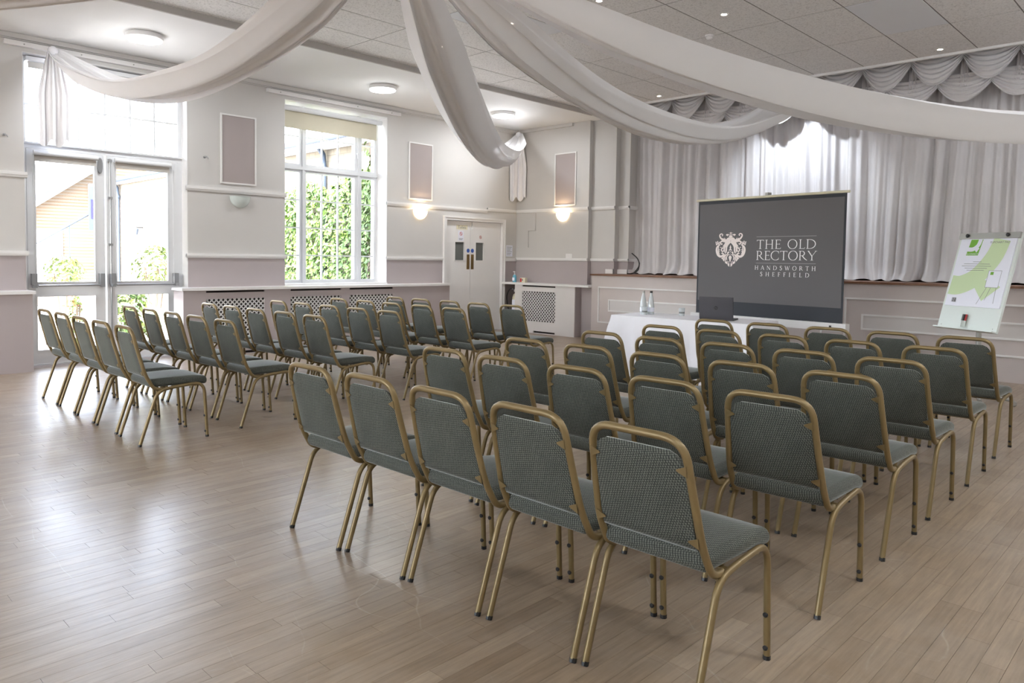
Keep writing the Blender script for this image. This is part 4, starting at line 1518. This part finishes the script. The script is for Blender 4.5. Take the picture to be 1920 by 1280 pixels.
bottle('glass water bottle with pale cap on the white table', -5.075, 7.80, MT['alu'])
bottle('glass water bottle with dark cap on the white table', -4.985, 7.83, MT['black'])


def tumbler(label, x, y, grp):
    g2 = thing('tumbler', label, 'glass', (x, y, 0.735), 0, grp)
    MB().lathe([(0.030, 0), (0.031, 0.012), (0.037, 0.095), (0.0355, 0.095), (0.029, 0.014), (0.0, 0.014)], (0, 0, 0), 18).build('glass_body', MT['glassware'], g2, 40)
    MB().lathe([(0.0335, 0.03), (0.0345, 0.05)], (0, 0, 0), 18).build('printed_band', MT['ink'], g2, 40)


tumbler('short glass tumbler in front of the water bottles', -5.00, 7.715, 'tumblers on the table')
tumbler('short glass tumbler standing alone left of the laptop', -4.62, 7.93, 'tumblers on the table')

# ------------------------------------------------------------------ flipchart easel
FA = R_(-31.5)
fx_ = Vector((math.cos(FA), math.sin(FA), 0))
fn_ = Vector((math.sin(FA), -math.cos(FA), 0))          # out of the face
tilt = R_(15)
fu_ = (Vector((0, 0, 1)) * math.cos(tilt) - fn_ * math.sin(tilt))
fo_ = fn_ * math.cos(tilt) + Vector((0, 0, 1)) * math.sin(tilt)
fc = thing('flipchart', 'white flipchart easel with green printed cover sheet beside the stage', 'flipchart', (-1.78, 8.80, 0))
BW, BH = 0.345, 0.50
bc = Vector((0, 0, 1.22))


def fb(name, u, v, hu, hv, off, th, mat, parent):
    return MB().obox(bc + fx_ * u + fu_ * v + fo_ * off, fx_, fo_, fu_, hu, th, hv).build(name, mat, parent)


brd = fb('board', 0, 0, BW, BH, 0, 0.012, MT['board'], fc)
fb('clamp_bar', 0, BH - 0.025, BW, 0.03, 0.022, 0.010, MT['alu'], fc)
for u in (-0.24, 0.22):
    kn = MB().lathe([(0.018, 0), (0.02, 0.012), (0.012, 0.02)], (0, 0, 0), 14, None, 'y').build('clamp_knob', MT['black'], fc, 40)
    kn.location = bc + fx_ * u + fu_ * (BH - 0.022) + fo_ * 0.032
    kn.rotation_euler = (R_(0), 0, FA + math.pi)
pad_ = fb('paper_pad', 0.0, 0.09, BW - 0.028, BH - 0.145, 0.0165, 0.004, MT['paper'], fc)
PO = bc + fo_ * 0.0212


def fprint(name, shapes, mat, lift=0.0):
    m = MB()
    for poly in shapes:
        m.add([PO + fo_ * lift + fx_ * p[0] + fu_ * p[1] for p in poly], [tuple(range(len(poly)))])
    return m.build(name, mat, pad_)


def band(pts, ws, nn=8):
    p2, w2 = spline(pts, nn), [q[0] for q in spline([(w,) for w in ws], nn)]
    mm = MB()
    ribbon(mm, p2, w2, PO, fx_, fu_, fo_, 0.0003)
    return mm


band([(-0.31, -0.045), (-0.20, -0.045), (-0.06, 0.02), (0.04, 0.13), (0.12, 0.27), (0.16, 0.435)], [0.20, 0.20, 0.20, 0.20, 0.20, 0.19]).build('pale_green_swoosh', MT['palegreen'], pad_)
fprint('pale_green_arrow', [[(-0.02, -0.06), (0.10, -0.20), (0.27, -0.05), (0.16, 0.0), (0.06, 0.02)]], MT['palegreen'], 0.0004)
fprint('green_logo_block', [[(-0.215, 0.27), (-0.075, 0.27), (-0.055, 0.438), (-0.195, 0.438)]], MT['green'], 0.0004)
mm = MB()
ribbon(mm, spline([(-0.215, 0.335), (-0.15, 0.335), (-0.10, 0.375), (-0.085, 0.44)], 6), [0.045] * 19, PO, fx_, fu_, fo_, 0.0006)
mm.add([PO + fo_ * 0.0007 + fx_ * a + fu_ * b for a, b in ((-0.13, 0.33), (-0.10, 0.30), (-0.075, 0.345), (-0.105, 0.36))], [(0, 1, 2, 3)])
mm.build('logo_swoosh', MT['paper'], pad_)
frot = Matrix((fx_, fu_, fo_)).transposed().to_euler()
text_obj('logo_text', 'Q-CONNECT', 0.022, PO + fo_ * 0.0008 + fx_ * -0.145 + fu_ * 0.284, frot, MT['paper'], pad_, 'CENTER', 1.0, 0.0001)
text_obj('heading_text', 'FLIPCHART PAD', 0.030, PO + fo_ * 0.0006 + fx_ * 0.14 + fu_ * 0.405, frot, MT['ink'], pad_, 'CENTER', 1.0, 0.0001)
tl = []
for k in range(5):
    w = (0.05, 0.15, 0.17, 0.13, 0.10)[k]
    z = 0.20 - 0.022 * k
    tl.append([(-0.06 - w, z), (-0.06 + w, z), (-0.06 + w, z + 0.004), (-0.06 - w, z + 0.004)])
fprint('small_print_lines', tl, MT['ink'], 0.0005)
fprint('barcode', [[(-0.245 + 0.008 * k, -0.225), (-0.245 + 0.008 * k + (0.005 if k % 3 else 0.003), -0.225), (-0.245 + 0.008 * k + (0.005 if k % 3 else 0.003), -0.18), (-0.245 + 0.008 * k, -0.18)] for k in range(7)], MT['black'], 0.0005)
fprint('easel_picture', [[(0.10, -0.06), (0.245, -0.06), (0.245, 0.115), (0.10, 0.115)]], MT['paper'], 0.0006)
fprint('easel_picture_logo', [[(0.125, 0.07), (0.16, 0.07), (0.16, 0.10), (0.125, 0.10)]], MT['green'], 0.0008)
ol = []
for (a, b, c2, d) in ((0.10, -0.06, 0.245, -0.057), (0.10, 0.112, 0.245, 0.115), (0.10, -0.06, 0.103, 0.115), (0.242, -0.06, 0.245, 0.115)):
    ol.append([(a, b), (c2, b), (c2, d), (a, d)])
for (p, q) in (((0.12, -0.06), (0.05, -0.235)), ((0.165, -0.06), (0.13, -0.19)), ((0.225, -0.06), (0.235, -0.22))):
    ol.append([p, (p[0] + 0.004, p[1]), (q[0] + 0.004, q[1]), q])
fprint('easel_picture_lines', ol, MT['ink'], 0.0009)
fb('pen_tray', 0, -BH - 0.004, BW, 0.006, 0.03, 0.04, MT['board'], fc)
for u in (-0.30, 0.30):
    MB().lathe([(0.006, 0), (0.006, 0.004)], (0, 0, 0), 8, None, 'y').build('screw', MT['alu'], fc).location = bc + fx_ * u + fu_ * (-BH + 0.03) + fo_ * 0.012
pst = MB().tube([bc - fo_ * 0.03 + Vector((0, 0, -0.2)), bc - fo_ * 0.03 + Vector((0, 0, -1.17))], 0.024, 12)
pst.build('post', MT['alu'], fc, 40)
bs = MB()
for a in range(5):
    d = Vector((math.cos(R_(72 * a)), math.sin(R_(72 * a)), 0))
    p0 = Vector((bc.x, bc.y, 0)) - Vector((fo_.x, fo_.y, 0)) * 0.03
    bs.tube([p0 + Vector((0, 0, 0.08)), p0 + d * 0.32 + Vector((0, 0, 0.055))], 0.016, 8)
    bs.lathe([(0.012, 0.0), (0.026, 0.012), (0.026, 0.045), (0.012, 0.055)], p0 + d * 0.32, 10)
bs.build('castor_base', MT['alu'], fc, 40)
mk = thing('marker_pack', 'clear pack of red and black markers on the flipchart tray', 'markers', Vector((-1.78, 8.80, 0)) + bc + fx_ * -0.03 + fu_ * -0.475 + fo_ * 0.030)
for k, m in enumerate((MT['ink'], MT['black'], MT['red'])):
    MB().tube([fx_ * (k - 1) * 0.019 + fu_ * 0.0, fx_ * (k - 1) * 0.019 + fu_ * 0.06], 0.008, 8, MT['board']).tube([fx_ * (k - 1) * 0.019 + fu_ * 0.06, fx_ * (k - 1) * 0.019 + fu_ * 0.125], 0.0085, 8, m).build('marker', None, mk, 40)
MB().obox(fu_ * 0.068, fx_, fo_, fu_, 0.032, 0.011, 0.08).build('clear_wrapper', MT['pane'], mk)


# ------------------------------------------------------------------ lamps
def disc_lamp(label, x, y, area=1.15, point=0.10):
    l = thing('ceiling_light', label, 'ceiling light', (x, y, ZC), 0, 'round ceiling lights')
    MB().lathe([(0.195, 0), (0.205, -0.01), (0.205, -0.05), (0.19, -0.058)], (0, 0, 0), 36).build('housing', MT['white'], l, 40)
    MB().lathe([(0.192, -0.052), (0.188, -0.066), (0.150, -0.074), (0.02, -0.078)], (0, 0, 0), 36).build('diffuser', MT['ledface'], l, 60)
    for kind, watt, z in (('AREA', LAMP_W * area, -0.085), ('POINT', LAMP_W * point, -0.28)):
        ld = bpy.data.lights.new('lamp', kind)
        if kind == 'AREA':
            ld.shape = 'DISK'
            ld.size = 0.36
        else:
            ld.shadow_soft_size = 0.10
        ld.energy = watt
        ld.color = (0.95, 0.98, 1.0)
        lo = bpy.data.objects.new('lamp', ld)
        COL.objects.link(lo)
        lo.parent = l
        lo.location = (0, 0, z)


DL = [('round white ceiling light nearest the garden door', -9.04, 3.39), ('round white ceiling light above the window', -9.04, 6.81),
      ('round white ceiling light nearest the back corner', -9.07, 9.43), ('round white ceiling light behind the left chairs, out of view', -9.04, 0.0),
      ('round white ceiling light at the far rear left, out of view', -9.04, -3.4)]
DL += [('unseen round ceiling light added on the right soffit, %s' % w, 0.84, y, 0.6, 2.0) for w, y in (('by the stage', 9.43), ('beside the front chairs', 6.4), ('beside the back chairs', 3.2), ('behind the camera', 0.0), ('at the rear', -3.4))]  # unseen row added for fill, point lights boosted to brighten the ceiling tiles
for d in DL:
    disc_lamp(*d)


def downlight(label, x, y):
    l = thing('downlight', label, 'downlight', (x, y, ZT), 0, 'recessed downlights')
    MB().lathe([(0.030, 0.004), (0.030, -0.004), (0.046, -0.005), (0.048, 0.001)], (0, 0, 0), 24).build('trim_ring', MT['white'], l, 40)
    MB().lathe([(0.030, -0.002), (0.026, -0.0045)], (0, 0, 0), 20).build('lens', MT['spotface'], l)
    ld = bpy.data.lights.new('lamp', 'SPOT')
    ld.energy = SPOT_W
    ld.spot_size = R_(88)
    ld.spot_blend = 0.7
    ld.shadow_soft_size = 0.04
    ld.color = (1.0, 0.88, 0.72)
    lo = bpy.data.objects.new('lamp', ld)
    COL.objects.link(lo)
    lo.parent = l
    lo.location = (0, 0, -0.012)


PLACE = ['above the right of the stage edge', 'above the middle of the stage edge', 'above the left of the stage edge']
for w, x in zip(PLACE, (-2.6, -4.56, -6.51)):
    downlight('small recessed downlight %s' % w, x, 10.31)
downlight('small recessed downlight near the smoke detector', -3.90, 7.39)
downlight('small recessed downlight behind the long white drape', -5.74, 6.11)
downlight('small recessed downlight in the middle of the tiles', -4.62, 6.17)
for w, x, y in (('over the left chairs', -6.51, 3.4), ('over the aisle', -4.56, 2.2), ('over the right chairs', -2.3, 3.4), ('over the front right chairs', -1.6, 6.2), ('over the front left chairs', -7.0, 6.2),
                ('behind the camera, left', -6.5, -1.5), ('behind the camera, right', -2.3, -1.5)):
    downlight('small recessed downlight %s' % w, x, y)
sd = thing('smoke_detector', 'small white smoke detector on the ceiling tiles', 'smoke detector', (-4.37, 7.95, ZT))
MB().lathe([(0.05, 0), (0.05, -0.012), (0.04, -0.016)], (0, 0, 0), 24).build('base', MT['white'], sd, 40)
MB().lathe([(0.036, -0.016), (0.038, -0.032), (0.028, -0.045), (0.01, -0.05)], (0, 0, 0), 24).build('head', MT['white'], sd, 40)

# stage spot that washes the middle of the curtain, clamped under the ceiling edge
sl = thing('stage_spotlight', 'small spotlight hidden behind the drape at the ceiling edge', 'spotlight', (-4.70, 10.42, ZT))
MB().box(-0.02, 0.02, -0.02, 0.02, -0.07, 0.0).build('clamp', MT['black'], sl)
aim = Vector((0.0, 0.95, -1.35)).normalized()
MB().tube([Vector((0, 0, -0.08)) - aim * 0.05, Vector((0, 0, -0.08)) + aim * 0.07], 0.038, 16).build('can', MT['white'], sl, 40)
ld = bpy.data.lights.new('lamp', 'SPOT')
ld.energy = 115
ld.spot_size = R_(100)
ld.spot_blend = 0.8
ld.shadow_soft_size = 0.03
ld.color = (0.86, 0.93, 1.0)
lo = bpy.data.objects.new('lamp', ld)
COL.objects.link(lo)
lo.parent = sl
lo.location = Vector((0, 0, -0.08)) + aim * 0.085
lo.rotation_euler = (-aim).to_track_quat('Z', 'Y').to_euler()

# ------------------------------------------------------------------ stage curtains
def folds(x, seed):
    r = 0
    for k, (wl, a) in enumerate(((0.46, 0.5), (0.235, 1.0), (0.14, 0.55), (0.083, 0.22))):
        ph = seed * 1.7 + k * 2.1
        warp = 0.10 * math.sin(x * 1.9 + seed + k) + 0.05 * math.sin(x * 5.3 + 2 * k)
        r += a * math.sin(2 * math.pi * (x + warp) / wl + ph)
    return r / 2.0


def curtain(label, xa, xb, seed):
    nu, nv = int((xb - xa) / 0.014), 26

    def fn(u, v):
        x = xa + (xb - xa) * u
        s = v                                    # 0 top, 1 bottom
        z = 4.25 - s * 3.10
        amp = 0.055 + 0.035 * s
        lean = 0.02 * math.sin(7 * x + 3 * s + seed) * s
        xx = x + 0.05 * math.sin(2.2 * s + x * 1.3) * s * (1 - u) * u * 4
        y = 11.40 + amp * folds(x + 0.06 * s * math.sin(x * 2.0 + seed), seed) + lean
        if s > 0.94:
            t = (s - 0.94) / 0.06
            y -= 0.10 * t * t * (0.6 + 0.4 * math.sin(9 * x))
            xx += 0.04 * t * math.sin(5 * x + 1)
        return (xx, y, max(z, 1.152 + 0.012 * (1 + math.sin(23 * x))))
    o = MB().grid(fn, nu, nv).build('stage_curtain', MT['curtain'], None, 80)
    return tag(o, label, 'curtain', 'silver stage curtains')


curtain('silver-grey stage curtain in deep folds, left half', -7.66, -4.003, 1.0)
curtain('silver-grey stage curtain in deep folds, right half', -4.0, -0.50, 1.0)

val = thing('swag_valance', 'silver valance of overlapping scalloped swags above the stage curtains', 'valance')


def swag(cx, ztop, w, depth, y0, seed):
    nu, nv = 22, 34

    def fn(u, v):
        t = 2 * u - 1
        shape = (1 - abs(t) ** 2.1)
        sag = depth * (0.10 + 0.90 * v) * shape
        z = ztop - sag - 0.03 * v * (1 - shape)
        x = cx + t * w / 2 * (1 - 0.05 * v * shape)
        ridge = abs(math.sin(v * math.pi * 6.5 + 0.5 * math.sin(3 * t + seed)))
        y = y0 - 0.02 - 0.075 * shape * (0.25 + 0.75 * v) - 0.038 * ridge * (0.35 + 0.65 * shape)
        return (x, y, z)
    MB().grid(fn, nu, nv).build('swag', MT['swag'], val, 70)


def tail(x, z0, z1, w, y0):
    def fn(u, v):
        z = z0 + (z1 - z0) * v
        t = 2 * u - 1
        return (x + t * w * (0.55 + 0.45 * v), y0 - 0.03 - 0.022 * math.cos(t * 9.0), z)
    MB().grid(fn, 18, 6).build('swag_tail', MT['swag'], val, 70)


MB().box(-7.3, -0.9, 11.20, 11.22, 3.75, 4.6).build('header_cloth', MT['swag'], val)
for k in range(11):
    cx = -6.98 + 0.597 * k
    swag(cx + 0.30, 3.88, 0.80, 0.42, 11.14, k + 20)
for k in range(11):
    cx = -6.98 + 0.597 * k
    tail(cx - 0.30, 4.2, 3.66, 0.06, 11.10)
for k in range(11):
    cx = -6.98 + 0.597 * k
    swag(cx, 4.16, 0.72, 0.47, 11.03, k)
cb = MB().tube(spline([(-7.55, 11.12, 1.155), (-7.42, 11.08, 1.18), (-7.33, 11.10, 1.30), (-7.40, 11.16, 1.42), (-7.55, 11.2, 1.52)], 8), 0.010, 8)
cb.tube(spline([(-7.57, 11.10, 1.16), (-7.44, 11.04, 1.165), (-7.34, 11.08, 1.22), (-7.36, 11.16, 1.35)], 8), 0.010, 8)
tag(cb.build('cable_loop', MT['black'], None, 60), 'black cable looped on the stage at the curtain edge', 'cable')

# ------------------------------------------------------------------ voile drapes swagged from the ceiling centre
HUB = Vector((-4.1, 3.2, 3.65))


def drape(label, end, sag, seed, width=0.40, tailz=None, tail_dir=None, end_w=0.10):
    d = thing('ceiling_drape', label, 'drape', (0, 0, 0), 0, 'white voile ceiling drapes')
    end = Vector(end)
    hor = Vector((HUB.x - end.x, HUB.y - end.y, 0)).normalized()
    side = Vector((0, 0, 1)).cross(hor)
    rd = random.Random(seed)
    ph = [rd.uniform(0, 6.28) for _ in range(6)]
    nu, nv = 48, 64

    def fn(u, v):
        s = v
        p = end.lerp(HUB, s) + Vector((0, 0, -4 * sag * s * (1 - s)))
        open_ = min(1.0, math.sin(math.pi * min(max(s, 0.0), 1.0)) * 2.2 + 0.0)
        w = end_w + (width - end_w) * (open_ ** 0.8)
        t = 2 * u - 1
        a = t * 1.9                                   # the cloth wraps into a soft trough
        lat = math.sin(a) * w * 0.50 / math.sin(1.9 if 1.9 < 1.57 else 1.5708)
        ver = -math.cos(a) * w * 0.29
        rip = 0.024 * math.sin(8 * t + ph[0] + 1.5 * s) + 0.018 * math.sin(15 * t + ph[1] - 2 * s) + 0.011 * math.sin(27 * t + ph[2] + 1.5 * s)
        lat += rip * math.sin(a) * (0.3 + open_)
        ver += rip * (0.4 + open_) + 0.015 * math.sin(6 * s * 3.14 + ph[3]) * t
        return p + side * lat + Vector((0, 0, 1)) * ver
    MB().grid(fn, nu, nv).build('swag', MT['voile'], d, 80)
    if tailz is not None:
        td = Vector(tail_dir)
        out = Vector((td.y, -td.x, 0))

        def tf(u, v):
            t = 2 * u - 1
            z = end.z + 0.03 + (tailz - end.z - 0.03) * v
            w = 0.05 + 0.12 * min(1, v * 2.0) * (1 - 0.15 * v)
            zig = 0.030 * math.sin(9 * t + ph[4]) * (0.3 + 0.7 * v) + 0.014 * math.sin(19 * t + ph[5])
            zz_ = z - (0.10 * abs(math.sin(3 * t + 0.6)) if v > 0.97 else 0)
            return end + td * (t * w) + out * (0.0 + zig * 0.8) + Vector((0, 0, zz_ - end.z))
        MB().grid(tf, 26, 22).build('tail', MT['voile_dense'], d, 80)
        kn = MB().lathe([(0.02, -0.06), (0.05, -0.03), (0.055, 0.0), (0.045, 0.03), (0.02, 0.05)], (end.x, end.y, end.z), 14)
        kn.build('knot', MT['voile_dense'], d, 60)
    return d


drape('white voile drape tied above the garden door with hanging tail', (XW + 0.13, 2.70, 3.77), 0.72, 1, 0.40, 2.74, (0.25, 0.97, 0))
drape('white voile drape tied in the back corner with short tail', (XW + 0.14, YB - 0.13, 3.82), 0.93, 2, 0.42, 2.62, (0.75, 0.66, 0))
drape('white voile drape tied to the middle of the stage ceiling edge', (-4.14, 10.52, 3.93), 1.04, 3, 0.42)
drape('wide white voile drape sweeping to the right-hand wall', (XR - 0.1, 10.85, 3.85), 1.26, 4, 0.46)
drape('white voile drape crossing the top left corner of the view', (XW + 0.13, -5.5, 3.80), 0.93, 5, 0.38)
drape('white voile drape to the rear right corner, out of view', (XR - 0.1, -5.5, 3.80), 1.14, 6, 0.42)
hub = thing('drape_hub', 'ring hung from the ceiling that gathers the drapes', 'hanger', HUB)
MB().tube([Vector((0.07 * math.cos(k * 0.3927), 0.07 * math.sin(k * 0.3927), 0)) for k in range(17)], 0.012, 8).build('ring', MT['white'], hub, 60)
MB().tube([(0, 0, 0), (0, 0, ZT - HUB.z)], 0.004, 6).tube([(-0.07, 0, 0), (0.07, 0, 0)], 0.004, 6).build('cord', MT['white'], hub)


# ------------------------------------------------------------------ outside the windows
GZ = -0.15
tag(MB().box(-60, 30, -40, 40, GZ - 0.2, GZ).build('courtyard', MT['paving']), 'pale paved courtyard outside the windows', 'paving', None, 'structure')
wing = thing('stone_wing', 'pale stone wing with blue-grey gutter seen through the window', 'building')
MB().box(-24.8, XW - 0.43, 8.4, 14.0, GZ, 3.62).build('wall', MT['stone'], wing)
MB().prism([(8.1, 3.66), (14.2, 5.4), (14.2, 5.25), (8.1, 3.50)], (-25.0, 0, 0), (0, 1, 0), (0, 0, 1), (25.0 + XW - 0.43, 0, 0)).build('roof', MT['roof'], wing)
MB().box(-24.9, XW - 0.5, 8.16, 8.36, 3.52, 3.60).build('fascia', MT['white'], wing)
MB().tube([(-24.9, 8.13, 3.60), (XW - 0.5, 8.13, 3.70)], 0.075, 12).build('gutter', MT['gutter'], wing, 40)
for x in (-12.96, -24.45):
    dp = MB().tube([(x, 8.14, 3.62), (x, 8.30, 3.42), (x, 8.32, 3.2), (x, 8.32, GZ)], 0.055, 10).lathe([(0.075, 0), (0.075, 0.06)], (x, 8.32, 3.12), 12)
    dp.build('downpipe', MT['gutter'], wing, 40)
for (x, z) in ((-21.2, 2.35), (-18.4, 2.35)):
    w = MB().box(x - 0.35, x + 0.35, 8.37, 8.40, z, z + 1.0)
    f = w.build('window', MT['white'], wing)
    MB().box(x - 0.29, x + 0.29, 8.365, 8.37, z + 0.06, z + 0.94).build('pane', MT['greyglass'], f)
ln_ = thing('wall_lantern', 'small dark lantern on the stone wing', 'lantern', (-22.66, 8.4, 2.05))
MB().box(-0.02, 0.02, -0.20, 0, 0.10, 0.13).build('arm', MT['black'], ln_)
MB().lathe([(0.05, -0.10), (0.09, 0.06), (0.02, 0.12)], (0, -0.20, 0), 8).build('lantern_body', MT['gutter'], ln_)
ps = thing('blue_sign', 'narrow blue hanging sign at the corner of the stone wing', 'sign', (-24.95, 8.2, 2.7))
MB().box(-0.03, 0.03, -0.55, 0, -0.6, 0.75).build('sign_board', MT['gutter'], ps)
MB().box(0.03, 0.035, -0.50, -0.05, -0.25, 0.35).build('sign_print', MT['signblue'], ps)

out = thing('brick_outbuilding', 'buff brick outbuilding with sloping verge seen through the door', 'building')
MB().prism([(-2.0, GZ), (14.0, GZ), (14.0, 2.0), (9.0, 4.66), (4.0, 1.05), (-2.0, -0.1)], (-26.0, 0, 0), (0, 1, 0), (0, 0, 1), (-9.0, 0, 0)).build('wall', MT['brick'], out)
MB().prism([(3.6, 0.76), (9.0, 4.66), (9.0, 4.86), (3.6, 0.96)], (-25.6, 0, 0), (0, 1, 0), (0, 0, 1), (-0.5, 0, 0)).build('barge_board', MT['white'], out)
MB().prism([(3.4, 0.82), (9.0, 4.87), (9.0, 4.95), (3.4, 0.90)], (-25.55, 0, 0), (0, 1, 0), (0, 0, 1), (-9.5, 0, 0)).build('roof_edge', MT['gutter'], out)
MB().add([(-25.7, 3.5, 0.99), (-25.7, 9.0, 4.96), (-33, 10.6, 5.3), (-33, 6.0, 4.2), (-25.7, 3.5, 0.91), (-25.7, 9.0, 4.88), (-33, 10.6, 5.2), (-33, 6.0, 4.1)],
         [(0, 1, 2, 3), (7, 6, 5, 4), (0, 4, 5, 1), (1, 5, 6, 2), (2, 6, 7, 3), (3, 7, 4, 0)]).build('roof', MT['roof'], out)
MB().box(-26.02, -25.9, 7.95, 8.3, 3.2, 3.6).build('vent_box', MT['alu'], out)
MB().box(-26.02, -25.96, 6.1, 7.2, 0.0, 2.1).build('door_panel', MT['white'], out)
rl = thing('stair_handrail', 'dark sloping handrail on the outbuilding wall', 'handrail', (0, 0, 0))
MB().tube([(-25.3, 6.2, 1.6), (-25.3, 8.3, 2.95)], 0.03, 8).tube([(-25.3, 5.0, 1.62), (-25.3, 6.2, 1.6)], 0.03, 8).build('rail', MT['gutter'], rl)
for y in (5.2, 6.2, 7.2, 8.1):
    MB().tube([(-25.3, y, GZ), (-25.3, y, 1.6 + max(0, (y - 6.2) * 0.64))], 0.02, 6).build('baluster', MT['gutter'], rl)
rw = thing('retaining_wall', 'low grey stone wall across the courtyard', 'wall', (0, 0, 0))
MB().box(-24.9, -24.2, 4.6, 8.3, GZ, 0.42).build('wall_body', MT['darkstone'], rw)
MB().box(-24.95, -24.15, 4.6, 8.3, 0.42, 0.48).build('coping', MT['darkstone'], rw)
cn = thing('traffic_cone', 'orange traffic cone in front of the low wall', 'cone', (-23.6, 6.75, GZ))
MB().box(-0.2, 0.2, -0.2, 0.2, 0, 0.04).build('base', MT['cone'], cn)
MB().lathe([(0.15, 0.04), (0.10, 0.22)], (0, 0, 0), 18).build('lower_cone', MT['cone'], cn, 40)
MB().lathe([(0.10, 0.22), (0.085, 0.30)], (0, 0, 0), 18).build('sleeve', MT['gutter'], cn, 40)
MB().lathe([(0.085, 0.30), (0.035, 0.55)], (0, 0, 0), 18).build('upper_cone', MT['cone'], cn, 40)

rl_ = random.Random(21)


def leaves(mb, centre_fn, n, size, flat=None):
    for _ in range(n):
        c, nrm = centre_fn()
        c, nrm = Vector(c), Vector(nrm)
        nrm = (nrm + Vector((rl_.uniform(-1, 1), rl_.uniform(-1, 1), rl_.uniform(-0.6, 1))) * 0.7).normalized()
        t = nrm.orthogonal().normalized()
        t.rotate(Matrix.Rotation(rl_.uniform(0, 6.28), 3, nrm))
        b = nrm.cross(t)
        s = size * rl_.uniform(0.6, 1.3)
        mb.add([c - t * s, c - b * s * 0.55 + nrm * 0.15 * s, c + t * s, c + b * s * 0.55 + nrm * 0.15 * s], [(0, 1, 2, 3)])


def ivy_h(x):
    return 2.93 + 0.16 * math.sin(x * 2.1) + 0.09 * math.sin(x * 5.7 + 1) - max(0, (-13.6 - x)) * 0.75


iv = MB()


def ivy_pt():
    while True:
        x = rl_.uniform(-17.2, XW - 0.5)
        z = rl_.uniform(GZ, 3.2)
        if z < ivy_h(x):
            return (x, 8.30 - rl_.uniform(0.02, 0.20), z), (0, -1, 0.3)


leaves(iv, ivy_pt, 9000, 0.062)


def ivy_col():
    return (XW - 0.55 - rl_.uniform(0, 0.75) * rl_.random(), 8.30 - rl_.uniform(0.05, 0.40), rl_.uniform(0.0, 3.4)), (-0.5, -1, 0.2)


leaves(iv, ivy_col, 1500, 0.06)
ivo = thing('ivy', 'bright green ivy climbing the stone wing outside the window', 'ivy')
tag(iv.build('ivy_leaves', MT['leaf1'], ivo), kind='stuff')
MB().tube(spline([(-10.85, 8.15, GZ), (-10.95, 8.12, 1.0), (-10.8, 8.14, 2.2), (-10.9, 8.1, 3.42)], 5), 0.16, 9).build('stem', MT['bark'], ivo, 60)


def bush(label, cx, cy, rx, ry, z0, z1, n, size, mat, name='shrub'):
    b = thing(name, label, 'shrub', (cx, cy, GZ))
    mb = MB()

    def pt():
        a, t = rl_.uniform(0, 6.28), rl_.uniform(0, 1)
        r = math.sqrt(rl_.uniform(0.25, 1))
        h = rl_.uniform(z0, z1)
        k = math.sin(math.pi * min(1, max(0.08, (h - z0) / (z1 - z0) * 0.9 + 0.1))) ** 0.5
        return (math.cos(a) * r * rx * k, math.sin(a) * r * ry * k, h - GZ), (math.cos(a), math.sin(a), 0.6)
    leaves(mb, pt, n, size)
    tag(mb.build('foliage', mat, b), kind='stuff')
    st_ = MB()
    for k in range(5):
        a = k * 1.26
        st_.tube([(0.05 * math.cos(a), 0.05 * math.sin(a), 0), (rx * 0.5 * math.cos(a), ry * 0.5 * math.sin(a), (z1 - GZ) * 0.75)], 0.015, 5)
    st_.build('stems', MT['bark'], b)


bush('dense green shrub just outside the right door leaf', -13.7, 4.80, 0.50, 0.42, GZ, 0.85, 1500, 0.05, MT['leaf2'])
bush('loose shrub with yellow-green leaves outside the right door leaf', -15.2, 5.85, 0.42, 0.42, 0.75, 1.55, 420, 0.055, MT['leaf2'])
bush('small shrub with yellow-green leaves in the courtyard', -18.0, 5.0, 0.45, 0.45, 0.7, 1.30, 420, 0.06, MT['leaf2'])
bush('low green plant outside the left door leaf', -13.6, 3.95, 0.10, 0.12, GZ, 0.75, 150, 0.04, MT['leaf2'])
sp = thing('spiky_plant', 'pale spiky palm-like plant outside the right door leaf', 'plant', (-12.35, 4.75, GZ))
fr_ = MB()
for k in range(30):
    a = R_(360 / 30 * k + rl_.uniform(-6, 6))
    el = R_(rl_.uniform(25, 75))
    L = rl_.uniform(0.5, 0.75)
    d = Vector((math.cos(a) * math.cos(el), math.sin(a) * math.cos(el), math.sin(el)))
    sd_ = Vector((-math.sin(a), math.cos(a), 0)) * 0.018
    p0, p1, p2 = Vector((0, 0, 0.25)), Vector((0, 0, 0.25)) + d * L * 0.6, Vector((0, 0, 0.25)) + d * L + Vector((0, 0, -0.12 * L))
    fr_.add([p0 - sd_, p0 + sd_, p1 + sd_ * 1.2, p1 - sd_ * 1.2, p2], [(0, 1, 2, 3), (3, 2, 4)])
fr_.build('fronds', MT['palegreen'], sp)
MB().lathe([(0.07, 0), (0.06, 0.28)], (0, 0, 0), 10).build('trunk', MT['bark'], sp)
for i, (cx, cy, zc, r, lab) in enumerate(((-42, 9.6, 3.2, 2.3, 'pale green tree behind the outbuilding roof, left'), (-43, 14.6, 3.4, 2.2, 'pale green tree behind the outbuilding roof, right'))):
    t = thing('tree', lab, 'tree', (cx, cy, GZ), 0, 'trees behind the outbuilding')
    mb = MB()

    def tp():
        a, b = rl_.uniform(0, 6.28), rl_.uniform(-1, 1)
        q = math.sqrt(1 - b * b)
        rr = r * rl_.uniform(0.6, 1.0) * (1 + 0.2 * math.sin(5 * a))
        return (rr * q * math.cos(a), rr * q * math.sin(a), zc - GZ + rr * b * 0.9), (q * math.cos(a), q * math.sin(a), b)
    leaves(mb, tp, 1800, 0.22)
    tag(mb.build('crown', MT['leaf3'], t), kind='stuff')
    MB().tube([(0, 0, 0), (0.1, 0, zc)], 0.2, 8).build('trunk', MT['bark'], t)
